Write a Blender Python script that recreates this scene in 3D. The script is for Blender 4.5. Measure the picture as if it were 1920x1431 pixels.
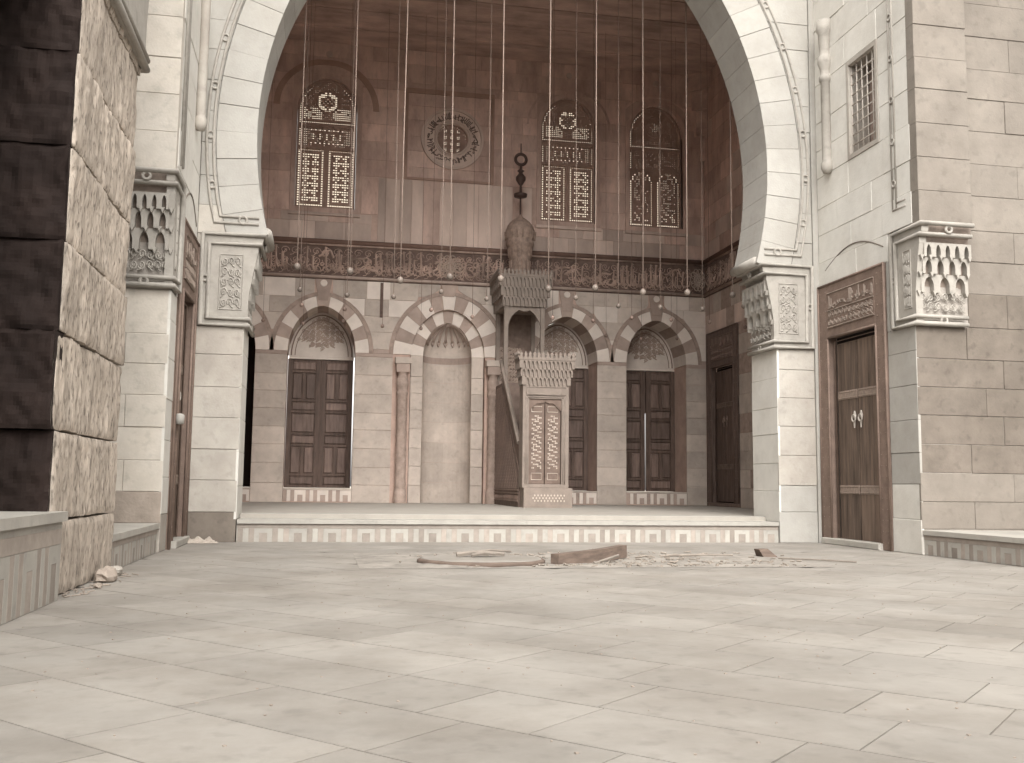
import bpy, math, random
from mathutils import Vector, Matrix, noise

random.seed(11)
for o in list(bpy.data.objects):
    bpy.data.objects.remove(o)
scene = bpy.context.scene
col = scene.collection

# ------------------------------------------------------------------ camera
CAM_Z = 0.77
F_PX = 1847.77
ROT = ((0.98255543, -0.18557804, 0.01206705),
       (0.03138029, 0.10148889, -0.99434163),
       (0.18330330, 0.97737444, 0.10554195))       # rows: right, down, forward
cam_d = bpy.data.cameras.new('camera')
cam = bpy.data.objects.new('camera', cam_d)
col.objects.link(cam)
r_, d_, f_ = (Vector(q) for q in ROT)
cam.matrix_world = Matrix(((r_.x, -d_.x, -f_.x, 0), (r_.y, -d_.y, -f_.y, 0), (r_.z, -d_.z, -f_.z, CAM_Z), (0, 0, 0, 1)))
cam_d.sensor_width = 36
cam_d.lens = 36 * F_PX / 1920
cam_d.shift_x = 3 / 1920
cam_d.shift_y = -3.5 / 1920
cam_d.clip_start = 0.05
cam_d.clip_end = 2000
scene.camera = cam

# ------------------------------------------------------------------ sky, sun, exposure
SUN_EL, SUN_AZ = math.radians(46), math.radians(183)     # azimuth clockwise from +Y
world = bpy.data.worlds.new('World')
scene.world = world
world.use_nodes = True
wn = world.node_tree
wn.nodes.clear()
sky = wn.nodes.new('ShaderNodeTexSky')
sky.sky_type = 'NISHITA'
sky.sun_disc = False
sky.sun_elevation = SUN_EL
sky.sun_rotation = SUN_AZ
sky.dust_density = 4.0
hs = wn.nodes.new('ShaderNodeHueSaturation')
hs.inputs['Saturation'].default_value = 0.0             # the photograph is monochrome
tint = wn.nodes.new('ShaderNodeMix')
tint.data_type = 'RGBA'
tint.blend_type = 'MULTIPLY'
tint.inputs[0].default_value = 1.0
tint.inputs[7].default_value = (1.0, 0.98, 0.95, 1)    # sepia print
bg = wn.nodes.new('ShaderNodeBackground')
bg.inputs['Strength'].default_value = 0.15
wo = wn.nodes.new('ShaderNodeOutputWorld')
wn.links.new(sky.outputs[0], hs.inputs['Color'])
wn.links.new(hs.outputs[0], tint.inputs[6])
wn.links.new(tint.outputs[2], bg.inputs['Color'])
wn.links.new(bg.outputs[0], wo.inputs['Surface'])
sun_d = bpy.data.lights.new('sun', 'SUN')
sun_d.energy = 0.5
sun_d.angle = math.radians(75)
sun_d.color = (1.0, 0.97, 0.93)
sun = bpy.data.objects.new('sun', sun_d)
col.objects.link(sun)
to_sun = Vector((math.sin(SUN_AZ) * math.cos(SUN_EL), math.cos(SUN_AZ) * math.cos(SUN_EL), math.sin(SUN_EL)))
sun.rotation_euler = (-to_sun).to_track_quat('-Z', 'Y').to_euler()
sun.location = (2, 5, 30)
vs = scene.view_settings
vs.view_transform = 'Standard'
vs.look = 'None'
vs.gamma = 1
vs.exposure = 1.8
scene.cycles.max_bounces = 10
scene.cycles.diffuse_bounces = 6

# ------------------------------------------------------------------ main planes (metres)
YF = 13.0        # court side face of the great arch wall
YF2 = 13.85      # its back face
YB = 21.1        # face of the far (niche) wall
XL, XR = -1.70, 6.97     # side walls of the court
IXL, IXR = -3.37, 8.49   # side walls of the raised hall
CX = 2.60       # axis
STEP = 0.285     # front tread
FL = 0.345       # raised hall floor
CEIL = 10.35
TOP = 11.0

# ------------------------------------------------------------------ materials
MATS = {}


def mat(name, c, rough=0.9, var=0.08, noise_amt=0.18, nscale=3.0, bump=0.25, bscale=40.0, stretch=None, metal=0.0, spots=0.0, c2=None, spot_lo=0.56):
    c = (c[0], c[1] * 0.992, c[2] * 0.96)
    c2 = (c2[0], c2[1] * 0.992, c2[2] * 0.96) if c2 else None
    m = bpy.data.materials.new(name)
    m.use_nodes = True
    nt = m.node_tree
    N, L = nt.nodes, nt.links
    b = N['Principled BSDF']
    b.inputs['Roughness'].default_value = rough
    b.inputs['Metallic'].default_value = metal
    b.inputs['Specular IOR Level'].default_value = 0.25
    tc = N.new('ShaderNodeTexCoord')
    geo = N.new('ShaderNodeNewGeometry')
    src = geo.outputs['Position']
    if stretch:
        mp = N.new('ShaderNodeMapping')
        mp.inputs['Scale'].default_value = stretch
        L.new(src, mp.inputs['Vector'])
        src = mp.outputs[0]
    n1 = N.new('ShaderNodeTexNoise')
    n1.inputs['Scale'].default_value = nscale
    n1.inputs['Detail'].default_value = 8
    n1.inputs['Roughness'].default_value = 0.65
    L.new(src, n1.inputs['Vector'])
    mr = N.new('ShaderNodeMapRange')
    mr.inputs['From Min'].default_value = 0.3
    mr.inputs['From Max'].default_value = 0.7
    mr.inputs['To Min'].default_value = 1 - noise_amt
    mr.inputs['To Max'].default_value = 1 + noise_amt
    L.new(n1.outputs['Fac'], mr.inputs['Value'])
    oi = N.new('ShaderNodeObjectInfo')
    mo = N.new('ShaderNodeMapRange')
    mo.inputs['To Min'].default_value = 1 - var
    mo.inputs['To Max'].default_value = 1 + var
    L.new(oi.outputs['Random'], mo.inputs['Value'])
    mu = N.new('ShaderNodeMath')
    mu.operation = 'MULTIPLY'
    L.new(mr.outputs[0], mu.inputs[0])
    L.new(mo.outputs[0], mu.inputs[1])
    fac = mu.outputs[0]
    if spots:
        n3 = N.new('ShaderNodeTexNoise')
        n3.inputs['Scale'].default_value = 9
        n3.inputs['Detail'].default_value = 6
        L.new(src, n3.inputs['Vector'])
        m3 = N.new('ShaderNodeMapRange')
        m3.inputs['From Min'].default_value = spot_lo
        m3.inputs['From Max'].default_value = spot_lo + 0.14
        m3.inputs['To Min'].default_value = 1.0
        m3.inputs['To Max'].default_value = 1 - spots
        L.new(n3.outputs['Fac'], m3.inputs['Value'])
        mu2 = N.new('ShaderNodeMath')
        mu2.operation = 'MULTIPLY'
        L.new(fac, mu2.inputs[0])
        L.new(m3.outputs[0], mu2.inputs[1])
        fac = mu2.outputs[0]
    vm = N.new('ShaderNodeVectorMath')
    vm.operation = 'SCALE'
    if c2:
        mx = N.new('ShaderNodeMix')
        mx.data_type = 'RGBA'
        mx.inputs[6].default_value = (*c, 1)
        mx.inputs[7].default_value = (*c2, 1)
        n4 = N.new('ShaderNodeTexNoise')
        n4.inputs['Scale'].default_value = 0.9
        n4.inputs['Detail'].default_value = 7
        n4.inputs['Roughness'].default_value = 0.7
        L.new(src, n4.inputs['Vector'])
        m4 = N.new('ShaderNodeMapRange')
        m4.inputs['From Min'].default_value = 0.42
        m4.inputs['From Max'].default_value = 0.6
        L.new(n4.outputs['Fac'], m4.inputs['Value'])
        L.new(m4.outputs[0], mx.inputs[0])
        L.new(mx.outputs[2], vm.inputs[0])
    else:
        vm.inputs[0].default_value = c
    L.new(fac, vm.inputs['Scale'])
    L.new(vm.outputs[0], b.inputs['Base Color'])
    if bump:
        n2 = N.new('ShaderNodeTexNoise')
        n2.inputs['Scale'].default_value = bscale
        n2.inputs['Detail'].default_value = 6
        L.new(src, n2.inputs['Vector'])
        bp = N.new('ShaderNodeBump')
        bp.inputs['Strength'].default_value = bump
        bp.inputs['Distance'].default_value = 0.01
        L.new(n2.outputs['Fac'], bp.inputs['Height'])
        L.new(bp.outputs[0], b.inputs['Normal'])
    MATS[name] = m
    return m


mat('court_stone', (0.409, 0.381, 0.349), var=0.05, noise_amt=0.12, nscale=2.2, spots=0.14, c2=(0.353, 0.321, 0.291))
mat('court_white', (0.370, 0.356, 0.337), var=0.05, noise_amt=0.07, nscale=2.0, spots=0.06, c2=(0.332, 0.316, 0.294))
mat('court_bright', (0.616, 0.600, 0.572), var=0.04, noise_amt=0.07, nscale=2.0, spots=0.05, c2=(0.550, 0.528, 0.495))  # court stone lightened in colour where side walls and reveals look more lit
mat('court_worn', (0.178, 0.152, 0.132), c2=(0.148, 0.126, 0.108), var=0.06, noise_amt=0.16, nscale=3.0, spots=0.2)  # worn stone, darkened further to put the right jamb's weaker light in the colour
mat('court_patch', (0.297, 0.253, 0.220), var=0.1, noise_amt=0.2, nscale=5, bump=0.7, bscale=25)
mat('jamb_stone', (0.231, 0.205, 0.181), var=0.05, noise_amt=0.12, nscale=2.2, spots=0.14, c2=(0.198, 0.174, 0.153))  # right jamb's weaker light put into the colour of the stone
mat('left_jamb_stone', (0.54, 0.50, 0.455), var=0.06, noise_amt=0.12, nscale=2.2, spots=0.15, c2=(0.47, 0.43, 0.385))  # left jamb stone lightened in colour to make up for weak light there
mat('joint', (0.34, 0.31, 0.285), var=0.0, bump=0.5)
mat('carved', (0.330, 0.308, 0.283), var=0.03, noise_amt=0.12, nscale=6, spots=0.15)
mat('carved_grimy', (0.25, 0.205, 0.178), var=0.03, noise_amt=0.35, nscale=6)
mat('rough_stone', (0.458, 0.397, 0.345), var=0.06, noise_amt=0.34, nscale=2.2, bump=1.0, bscale=9, stretch=(4.2, 4.2, 1.5), spots=0.6, spot_lo=0.53)
mat('rough_dark', (0.022, 0.014, 0.012), var=0.05, noise_amt=0.3, nscale=3, bump=0.6, bscale=15)  # near-black copy of the rough stone: the end's shade is in the colour
mat('slab', (0.260, 0.242, 0.223), rough=0.75, var=0.075, noise_amt=0.12, nscale=1.3, bump=0.3, bscale=14, spots=0.14, c2=(0.213, 0.194, 0.175))
mat('slab_joint', (0.150, 0.134, 0.117), var=0, noise_amt=0.15)
mat('riser_light', (0.368, 0.350, 0.324), rough=0.6, var=0.09, noise_amt=0.12, spots=0.12)
mat('riser_dark', (0.30, 0.262, 0.235), rough=0.6, var=0.2, noise_amt=0.16, nscale=7)
mat('hall_floor', (0.306, 0.284, 0.258), rough=0.7, var=0.05, noise_amt=0.1)
mat('hall_light', (0.468, 0.401, 0.359), var=0.12, noise_amt=0.17, nscale=2.5, spots=0.12)
mat('hall_pale', (0.660, 0.584, 0.537), var=0.06, noise_amt=0.1)
mat('hall_red', (0.367, 0.288, 0.253), var=0.12, noise_amt=0.16, nscale=4)
mat('hall_mid', (0.343, 0.267, 0.232), var=0.06, noise_amt=0.25, nscale=8)
mat('hall_joint', (0.478, 0.348, 0.297), var=0)
mat('hall_upper', (0.594, 0.442, 0.389), var=0.14, noise_amt=0.25, nscale=2.0, spots=0.15, stretch=(1.3, 1.3, 0.5), c2=(0.492, 0.351, 0.305))
mat('hall_upper_joint', (0.482, 0.356, 0.308), var=0)
mat('hall_upper_shade', (0.36, 0.245, 0.203), var=0.05, noise_amt=0.2)
mat('hall_upper_dark', (0.17, 0.108, 0.088), var=0.08, noise_amt=0.2)
mat('hall_panel', (0.546, 0.435, 0.387), var=0.22, noise_amt=0.18, nscale=2.5, stretch=(1, 1, 0.4))
mat('frieze_ground', (0.142, 0.099, 0.085), var=0, noise_amt=0.3, nscale=5)
mat('frieze_script', (0.397, 0.294, 0.252), var=0, noise_amt=0.55, nscale=2.2)
mat('medallion', (0.400, 0.320, 0.276), var=0, noise_amt=0.2)
mat('ceiling_wood', (0.431, 0.314, 0.275), var=0.2, noise_amt=0.35, nscale=2.5, stretch=(0.4, 1, 1))
mat('door_wood', (0.126, 0.091, 0.072), rough=0.7, var=0.14, noise_amt=0.55, nscale=3.5, bump=0.35, bscale=20, stretch=(4, 4, 0.35))
mat('door_frame', (0.182, 0.132, 0.110), rough=0.75, var=0.06, noise_amt=0.2, nscale=6, bump=0.5, bscale=45)
mat('door_band', (0.25, 0.195, 0.165), rough=0.5, var=0.04, noise_amt=0.3, nscale=30)
mat('door_carving', (0.247, 0.199, 0.171), rough=0.8, var=0, noise_amt=0.25, nscale=8)
mat('shutter_wood', (0.116, 0.080, 0.066), rough=0.6, var=0.12, noise_amt=0.4, nscale=6, stretch=(3, 3, 0.4))
mat('shutter_panel', (0.164, 0.116, 0.099), rough=0.55, var=0.25, noise_amt=0.4, nscale=6, stretch=(3, 3, 0.4))
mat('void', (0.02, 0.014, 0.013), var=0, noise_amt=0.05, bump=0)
mat('tympanum', (0.562, 0.497, 0.454), var=0.04, noise_amt=0.12)
mat('tympanum_relief', (0.368, 0.288, 0.248), var=0, noise_amt=0.25)
mat('minbar_wood', (0.238, 0.196, 0.171), rough=0.75, var=0.04, noise_amt=0.16, nscale=5)
mat('bulb_wood', (0.309, 0.230, 0.193), rough=0.8, var=0, noise_amt=0.35, nscale=9)
mat('minbar_side', (0.161, 0.118, 0.099), rough=0.75, var=0.05, noise_amt=0.3, nscale=7)
mat('minbar_relief', (0.223, 0.161, 0.136), rough=0.75, var=0, noise_amt=0.2)
mat('ivory', (0.504, 0.434, 0.382), rough=0.5, var=0.03, noise_amt=0.1)
mat('finial_metal', (0.075, 0.047, 0.04), rough=0.5, var=0, metal=0.0)
mat('gypsum', (0.34, 0.235, 0.197), var=0, noise_amt=0.2)
mat('rope', (0.294, 0.227, 0.196), var=0.12, noise_amt=0.2, nscale=20)
mat('wire', (0.16, 0.105, 0.088), var=0.1)
mat('globe_dark', (0.23, 0.165, 0.14), rough=0.4, var=0.3, noise_amt=0.1, bump=0)
mat('globe', (0.178, 0.147, 0.128), rough=0.4, var=0.22, noise_amt=0.1, bump=0)
mat('iron_grille', (0.45, 0.41, 0.375), rough=0.7, var=0, noise_amt=0.12)
mat('iron', (0.30, 0.245, 0.215), rough=0.45, var=0.05)
mat('dirt', (0.246, 0.225, 0.204), var=0, noise_amt=0.3, nscale=3.0, bump=0.8, bscale=30, spots=0.3)
mat('straw', (0.209, 0.180, 0.155), var=0.1, noise_amt=0.3, nscale=8)
mat('old_wood', (0.136, 0.102, 0.085), rough=0.85, var=0.1, noise_amt=0.3, nscale=5, stretch=(0.6, 2, 5))
mat('old_wood_pale', (0.205, 0.178, 0.156), rough=0.85, var=0.1, noise_amt=0.2, nscale=6)
mat('rag', (0.33, 0.29, 0.255), var=0.1, noise_amt=0.2, nscale=10)
mat('room_stone', (0.16, 0.13, 0.115), var=0, noise_amt=0.2)
mat('ground_earth', (0.40, 0.36, 0.32), var=0, noise_amt=0.2, nscale=0.5)


def glass_mat():
    m = bpy.data.materials.new('window_glass')
    m.use_nodes = True
    N, L = m.node_tree.nodes, m.node_tree.links
    N.remove(N['Principled BSDF'])
    out = N['Material Output']
    t = N.new('ShaderNodeBsdfTransparent')
    t.inputs[0].default_value = (0.80, 0.74, 0.66, 1)
    g = N.new('ShaderNodeBsdfGlossy')
    g.inputs['Roughness'].default_value = 0.15
    mx = N.new('ShaderNodeMixShader')
    mx.inputs[0].default_value = 0.06
    L.new(t.outputs[0], mx.inputs[1])
    L.new(g.outputs[0], mx.inputs[2])
    L.new(mx.outputs[0], out.inputs['Surface'])
    MATS['window_glass'] = m


glass_mat()


# ------------------------------------------------------------------ helpers
def front(Y):
    return lambda u, z, d: (u, Y - d, z)          # wall that faces the camera


def face_right(X):
    return lambda u, z, d: (X + d, u, z)          # wall that faces +X


def face_left(X):
    return lambda u, z, d: (X - d, u, z)          # wall that faces -X


class MB:
    def __init__(s):
        s.v, s.f = [], []

    def add(s, vs, fs):
        k = len(s.v)
        s.v += [tuple(p) for p in vs]
        s.f += [tuple(i + k for i in q) for q in fs]
        return s

    def box(s, x0, x1, y0, y1, z0, z1):
        return s.add([(x0, y0, z0), (x1, y0, z0), (x1, y1, z0), (x0, y1, z0), (x0, y0, z1), (x1, y0, z1), (x1, y1, z1), (x0, y1, z1)],
                     [(3, 2, 1, 0), (4, 5, 6, 7), (0, 1, 5, 4), (1, 2, 6, 5), (2, 3, 7, 6), (3, 0, 4, 7)])

    def fbox(s, F, u0, u1, z0, z1, d0, d1, ch=0.0):
        return s.prism(F, [(u0, z0), (u1, z0), (u1, z1), (u0, z1)], d0, d1, ch)

    def prism(s, F, poly, d0, d1, ch=0.0):
        n = len(poly)
        if ch:
            cu = sum(p[0] for p in poly) / n
            cz = sum(p[1] for p in poly) / n
            hu = max(abs(p[0] - cu) for p in poly) or 1
            hz = max(abs(p[1] - cz) for p in poly) or 1
            ku, kz = max(0.2, 1 - ch / hu), max(0.2, 1 - ch / hz)
            top = [(cu + (u - cu) * ku, cz + (z - cz) * kz) for u, z in poly]
            rings = [(poly, d0), (poly, d1 - ch), (top, d1)]
        else:
            rings = [(poly, d0), (poly, d1)]
        vs = [F(u, z, d) for pl, d in rings for u, z in pl]
        fs = []
        for k in range(len(rings) - 1):
            for i in range(n):
                j = (i + 1) % n
                fs.append((k * n + i, k * n + j, (k + 1) * n + j, (k + 1) * n + i))
        fs.append(tuple(range((len(rings) - 1) * n, len(rings) * n)))
        fs.append(tuple(range(n - 1, -1, -1)))
        return s.add(vs, fs)

    def tube(s, pts, r, n=6, closed=False, caps=True):
        pts = [Vector(p) for p in pts]
        m = len(pts)
        if m < 2:
            return s
        rr = r if callable(r) else (lambda t: r)
        vs, fs = [], []
        up = None
        for i, p in enumerate(pts):
            if closed:
                t = pts[(i + 1) % m] - pts[i - 1]
            else:
                t = pts[min(i + 1, m - 1)] - pts[max(i - 1, 0)]
            if t.length < 1e-9:
                t = Vector((0, 0, 1))
            t.normalize()
            if up is None:
                a = Vector((0, 0, 1)) if abs(t.z) < 0.9 else Vector((1, 0, 0))
                up = (a - t * a.dot(t)).normalized()
            else:
                up = up - t * up.dot(t)
                if up.length < 1e-6:
                    up = t.orthogonal()
                up.normalize()
            sd = t.cross(up)
            q = rr(i / (m - 1))
            for k in range(n):
                a = 2 * math.pi * k / n
                vs.append(p + (up * math.cos(a) + sd * math.sin(a)) * q)
        seg = m if closed else m - 1
        for i in range(seg):
            j = (i + 1) % m
            for k in range(n):
                l = (k + 1) % n
                fs.append((i * n + k, i * n + l, j * n + l, j * n + k))
        if caps and not closed:
            fs.append(tuple(range(n - 1, -1, -1)))
            fs.append(tuple(range((m - 1) * n, m * n)))
        return s.add(vs, fs)

    def lathe(s, cx, cy, prof, n=16, a0=0.0, a1=2 * math.pi):
        full = abs(a1 - a0 - 2 * math.pi) < 1e-6
        c = n if full else n + 1
        vs, fs = [], []
        for r, z in prof:
            for k in range(c):
                a = a0 + (a1 - a0) * k / n
                vs.append((cx + r * math.cos(a), cy + r * math.sin(a), z))
        for i in range(len(prof) - 1):
            for k in range(n):
                l = (k + 1) % c
                fs.append((i * c + k, i * c + l, (i + 1) * c + l, (i + 1) * c + k))
        return s.add(vs, fs)

    def build(s, name, material, parent=None, smooth=False, label=None, kind=None):
        me = bpy.data.meshes.new(name)
        me.from_pydata(s.v, [], s.f)
        me.materials.append(MATS[material])
        if smooth:
            me.polygons.foreach_set('use_smooth', [True] * len(me.polygons))
        me.update()
        o = bpy.data.objects.new(name, me)
        col.objects.link(o)
        if parent is not None:
            put(o, parent)
        if label:
            o['label'] = label
        if kind:
            o['kind'] = kind
        return o


def put(o, parent):
    o.parent = parent
    # parts are modelled in world coordinates: only an Empty root is moved
    off = parent.location if parent.parent is None else Vector((0, 0, 0))
    o.matrix_parent_inverse = Matrix.Translation(-off)


def thing(name, label, cat, loc=(0, 0, 0), group=None):
    o = bpy.data.objects.new(name, None)
    o.empty_display_size = 0.2
    o.location = loc
    col.objects.link(o)
    o['label'] = label
    o['category'] = cat
    o['kind'] = 'thing'
    if group:
        o['group'] = group
    return o


def tag(o, label, cat, group=None):
    o['label'] = label
    o['category'] = cat
    if group:
        o['group'] = group
    return o


def structure(o):
    o['kind'] = 'structure'
    return o


def arch_half(a, h):
    """slightly pointed arch with full haunches: half width at height t above the springing"""
    if h <= a * 1.001:
        R, e = a, 0.0
    else:
        R = (a * a + h * h) / (2 * a)
        e = R - a

    def f(t):
        if t <= 0:
            return a
        if t >= h:
            return 0.0
        pointed = max(0.0, R * R - t * t) ** 0.5 - e
        return 0.35 * max(0.0, pointed) + 0.65 * a * (1 - (t / h) ** 2) ** 0.5
    return f


def arch_pts(cx, z0, a, h, n=16):
    """left springing -> apex -> right springing"""
    f = arch_half(a, h)
    right = []
    for k in range(n + 1):
        t = h * math.sin(0.5 * math.pi * k / n)
        right.append((cx + (f(t) if k < n else 0.0), z0 + t))
    left = [(2 * cx - x, z) for x, z in right]
    return left + right[-2::-1]


def resample(pts, n):
    d = [0]
    for a, b in zip(pts, pts[1:]):
        d.append(d[-1] + math.hypot(b[0] - a[0], b[1] - a[1]))
    out = []
    k = 0
    for i in range(n + 1):
        t = d[-1] * i / n
        while k < len(d) - 2 and d[k + 1] < t:
            k += 1
        w = (t - d[k]) / ((d[k + 1] - d[k]) or 1)
        out.append((pts[k][0] + (pts[k + 1][0] - pts[k][0]) * w, pts[k][1] + (pts[k + 1][1] - pts[k][1]) * w))
    return out


def facing(parent, name, F, L, R, z0, z1, ch, bw, mats, d0=-0.03, d1=0.0, gap=0.004, seed=0, jit=0.006):
    """separate ashlar blocks between the limits L(z) and R(z)"""
    rnd = random.Random(seed)
    Lf = L if callable(L) else (lambda z: L)
    Rf = R if callable(R) else (lambda z: R)
    z = z0
    row = 0
    while z < z1 - 0.02:
        h = min(ch * rnd.uniform(0.92, 1.08), z1 - z)
        if z1 - z - h < ch * 0.45:
            h = z1 - z
        lo = min(Lf(z), Lf(z + h), Lf(z + h / 2))
        hi = max(Rf(z), Rf(z + h), Rf(z + h / 2))
        if hi - lo > 0.03:
            n = max(1, round((hi - lo) / bw))
            xs = [lo]
            for k in range(1, n):
                xs.append(lo + (hi - lo) * (k + (0.22 if row % 2 else -0.22) * (n > 1) + rnd.uniform(-0.14, 0.14)) / n)
            xs.append(hi)
            for a, b in zip(xs, xs[1:]):
                lev = 5
                zz = [z + gap / 2 + (h - gap) * k / (lev - 1) for k in range(lev)]
                ls = [(max(a, Lf(q)) + gap / 2, q) for q in zz]
                rs = [(min(b, Rf(q)) - gap / 2, q) for q in zz]
                ok = [k for k in range(lev) if rs[k][0] - ls[k][0] > 0.012]
                if len(ok) < 2:
                    continue
                ls = [ls[k] for k in ok]
                rs = [rs[k] for k in ok]
                if all(abs(p[0] - ls[0][0]) < 1e-5 for p in ls):
                    ls = [ls[0], ls[-1]]
                if all(abs(p[0] - rs[0][0]) < 1e-5 for p in rs):
                    rs = [rs[0], rs[-1]]
                m = mats(z + h / 2, (a + b) / 2, rnd) if callable(mats) else rnd.choice(mats)
                MB().prism(F, rs + ls[::-1], d0, d1 + rnd.uniform(-jit, jit), 0.005).build(name, m, parent)
        z += h
        row += 1


def wall_with_holes(F, u0, u1, z0, z1, holes, d0, d1):
    """one solid wall core: a grid of boxes that leaves the holes free"""
    us = sorted({u0, u1, *[q for h in holes for q in h[:2]]})
    zs = sorted({z0, z1, *[q for h in holes for q in h[2:]]})
    mb = MB()
    for a, b in zip(us, us[1:]):
        run = None
        for c, d in zip(zs, zs[1:]):
            um, zm = (a + b) / 2, (c + d) / 2
            solid = not any(h[0] < um < h[1] and h[2] < zm < h[3] for h in holes)
            if solid:
                run = (run[0], d) if run else (c, d)
            if (not solid or d == zs[-1]) and run:
                mb.fbox(F, a, b, run[0], run[1], d0, d1)
                run = None
    return mb


def arch_void(mb, F, cx, z0, a, h, ztop, u0, u1, d0, d1, n=16):
    """wall above a springing line with an arched opening in it"""
    pts = [(u0, z0)] * 0 + arch_pts(cx, z0, a, h, n)
    m = len(pts)
    for p, q in zip(pts, pts[1:]):
        mb.prism(F, [p, q, (q[0], ztop), (p[0], ztop)], d0, d1)
    if u0 < cx - a:
        mb.fbox(F, u0, cx - a, z0, ztop, d0, d1)
    if u1 > cx + a:
        mb.fbox(F, cx + a, u1, z0, ztop, d0, d1)
    return mb


def plate_arches(mb, F, u0, u1, z0, z1, n, d_back, d_front, fill=0.36, rise=0.45, foot=0.0, seg=5):
    """row of little pointed niches cut in a plate"""
    w = (u1 - u0) / n
    h = z1 - z0
    for k in range(n):
        c = u0 + w * (k + 0.5)
        a = w * fill
        zs = z0 + h * foot
        sp = z0 + h * (0.86 - rise)
        pts = arch_pts(c, sp, a, h * rise, seg)
        for p, q in zip(pts, pts[1:]):
            mb.prism(F, [p, q, (q[0], z1), (p[0], z1)], d_back, d_front)
        mb.fbox(F, c - w / 2, c - a, z0, z1, d_back, d_front)
        mb.fbox(F, c + a, c + w / 2, z0, z1, d_back, d_front)
        if foot:
            mb.fbox(F, c - a, c + a, z0, zs, d_back, d_front)
    return mb


def roll(mb, F, pts, r, n=8):
    return mb.tube([F(*p) for p in pts], r, n)


def ring(mb, F, u, z, d, rad, r, n=14, tn=6):
    return mb.tube([F(u + rad * math.cos(2 * math.pi * k / n), z + rad * math.sin(2 * math.pi * k / n), d) for k in range(n)], r, tn, closed=True)


def arabesque(mb, F, u0, u1, z0, z1, nu, nz, d, r, inside=None, seed=3):
    """scrolling leaf relief: mirrored spirals with stems"""
    rnd = random.Random(seed)
    w, h = (u1 - u0) / nu, (z1 - z0) / nz
    for i in range(nu):
        for j in range(nz):
            cu, cz = u0 + w * (i + 0.5), z0 + h * (j + 0.5)
            if inside and not inside(cu, cz, 0.5 * min(w, h)):
                continue
            sg = 1 if (i < nu / 2) else -1
            ph = (j % 2) * math.pi + rnd.uniform(-0.4, 0.4)
            R = 0.48 * min(w, h)
            pts = []
            for k in range(13):
                t = k / 12
                a = ph + sg * t * 2 * math.pi * 1.35
                q = R * (1 - 0.8 * t)
                pts.append(F(cu + q * math.cos(a) * w / min(w, h) * 0.95, cz + q * math.sin(a) * h / min(w, h) * 0.95, d))
            mb.tube(pts, lambda t: r * (1 - 0.3 * t), 4)
            mb.tube([F(cu - w * 0.5 * sg, cz - h * 0.5, d), F(cu - w * 0.2 * sg, cz - h * 0.42, d), F(cu + w * 0.1 * sg, cz + h * 0.1, d)], r * 0.8, 4)
    return mb


def script(mb, F, u0, u1, z0, z1, d, r, seed=1, dens=1.0):
    """cursive strokes of a carved inscription"""
    rnd = random.Random(seed)
    H = z1 - z0
    u = u0
    while u < u1 - H * 0.1:
        g = rnd.random()
        if g < 0.42:        # upright strokes with a hooked foot
            ln = rnd.uniform(0.55, 0.92) * H
            b = z0 + rnd.uniform(0.06, 0.22) * H
            le = rnd.uniform(-0.05, 0.05) * H
            pts = [(u + 0.16 * H, b + 0.02 * H), (u + 0.07 * H, b - 0.03 * H), (u, b + 0.08 * H), (u + le * 0.5, b + ln * 0.5), (u + le, min(z1, b + ln)), (u + le + 0.05 * H, min(z1, b + ln) - 0.05 * H)]
            mb.tube([F(x, z, d) for x, z in pts], r, 4)
            u += rnd.uniform(0.14, 0.24) * H / dens
        elif g < 0.68:      # bowl
            q = rnd.uniform(0.14, 0.24) * H
            cz = z0 + rnd.uniform(0.28, 0.5) * H
            pts = [(u + q + q * math.cos(a), cz + q * math.sin(a) * 0.9) for a in [math.pi * (1 + k / 7 * 1.05) for k in range(8)]]
            mb.tube([F(x, z, d) for x, z in pts], r, 4)
            u += q * 1.5 / dens
        elif g < 0.85:      # sweep over the line
            ln = rnd.uniform(0.4, 0.8) * H
            b = z0 + rnd.uniform(0.15, 0.65) * H
            pts = [(u + ln * t, b + 0.10 * H * math.sin(t * 3.1) + 0.22 * H * t * rnd.choice((1, 1, -0.2))) for t in (0, 0.2, 0.4, 0.6, 0.8, 1)]
            pts = [(x, max(z0, min(z1, z))) for x, z in pts]
            mb.tube([F(x, z, d) for x, z in pts], r, 4)
            u += rnd.uniform(0.12, 0.25) * H / dens
        else:               # knot
            q = rnd.uniform(0.07, 0.11) * H
            ring(mb, F, u + q, z0 + rnd.uniform(0.3, 0.75) * H, d, q, r * 0.9, 9, 4)
            u += rnd.uniform(0.1, 0.2) * H / dens
    return mb


# ================================================================== the setting
ground = MB()
ground.add([(-400, -400, -0.9), (400, -400, -0.9), (400, 400, -0.9), (-400, 400, -0.9)], [(0, 1, 2, 3)])
structure(ground.build('ground', 'ground_earth'))

court = MB()
court.box(-8, 12, -8, 14.0, -0.5, -0.005)
court_floor = structure(court.build('courtyard_floor', 'slab_joint'))


def clip_rect(poly, x0, x1, y0, y1):
    for ax, lim, sg in ((0, x0, 1), (0, x1, -1), (1, y0, 1), (1, y1, -1)):
        out = []
        for i in range(len(poly)):
            p, q = poly[i], poly[(i + 1) % len(poly)]
            a, b = sg * (p[ax] - lim), sg * (q[ax] - lim)
            if a >= 0:
                out.append(p)
            if a * b < 0:
                t = a / (a - b)
                out.append((p[0] + (q[0] - p[0]) * t, p[1] + (q[1] - p[1]) * t))
        poly = out
        if len(poly) < 3:
            return []
    return poly


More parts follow.
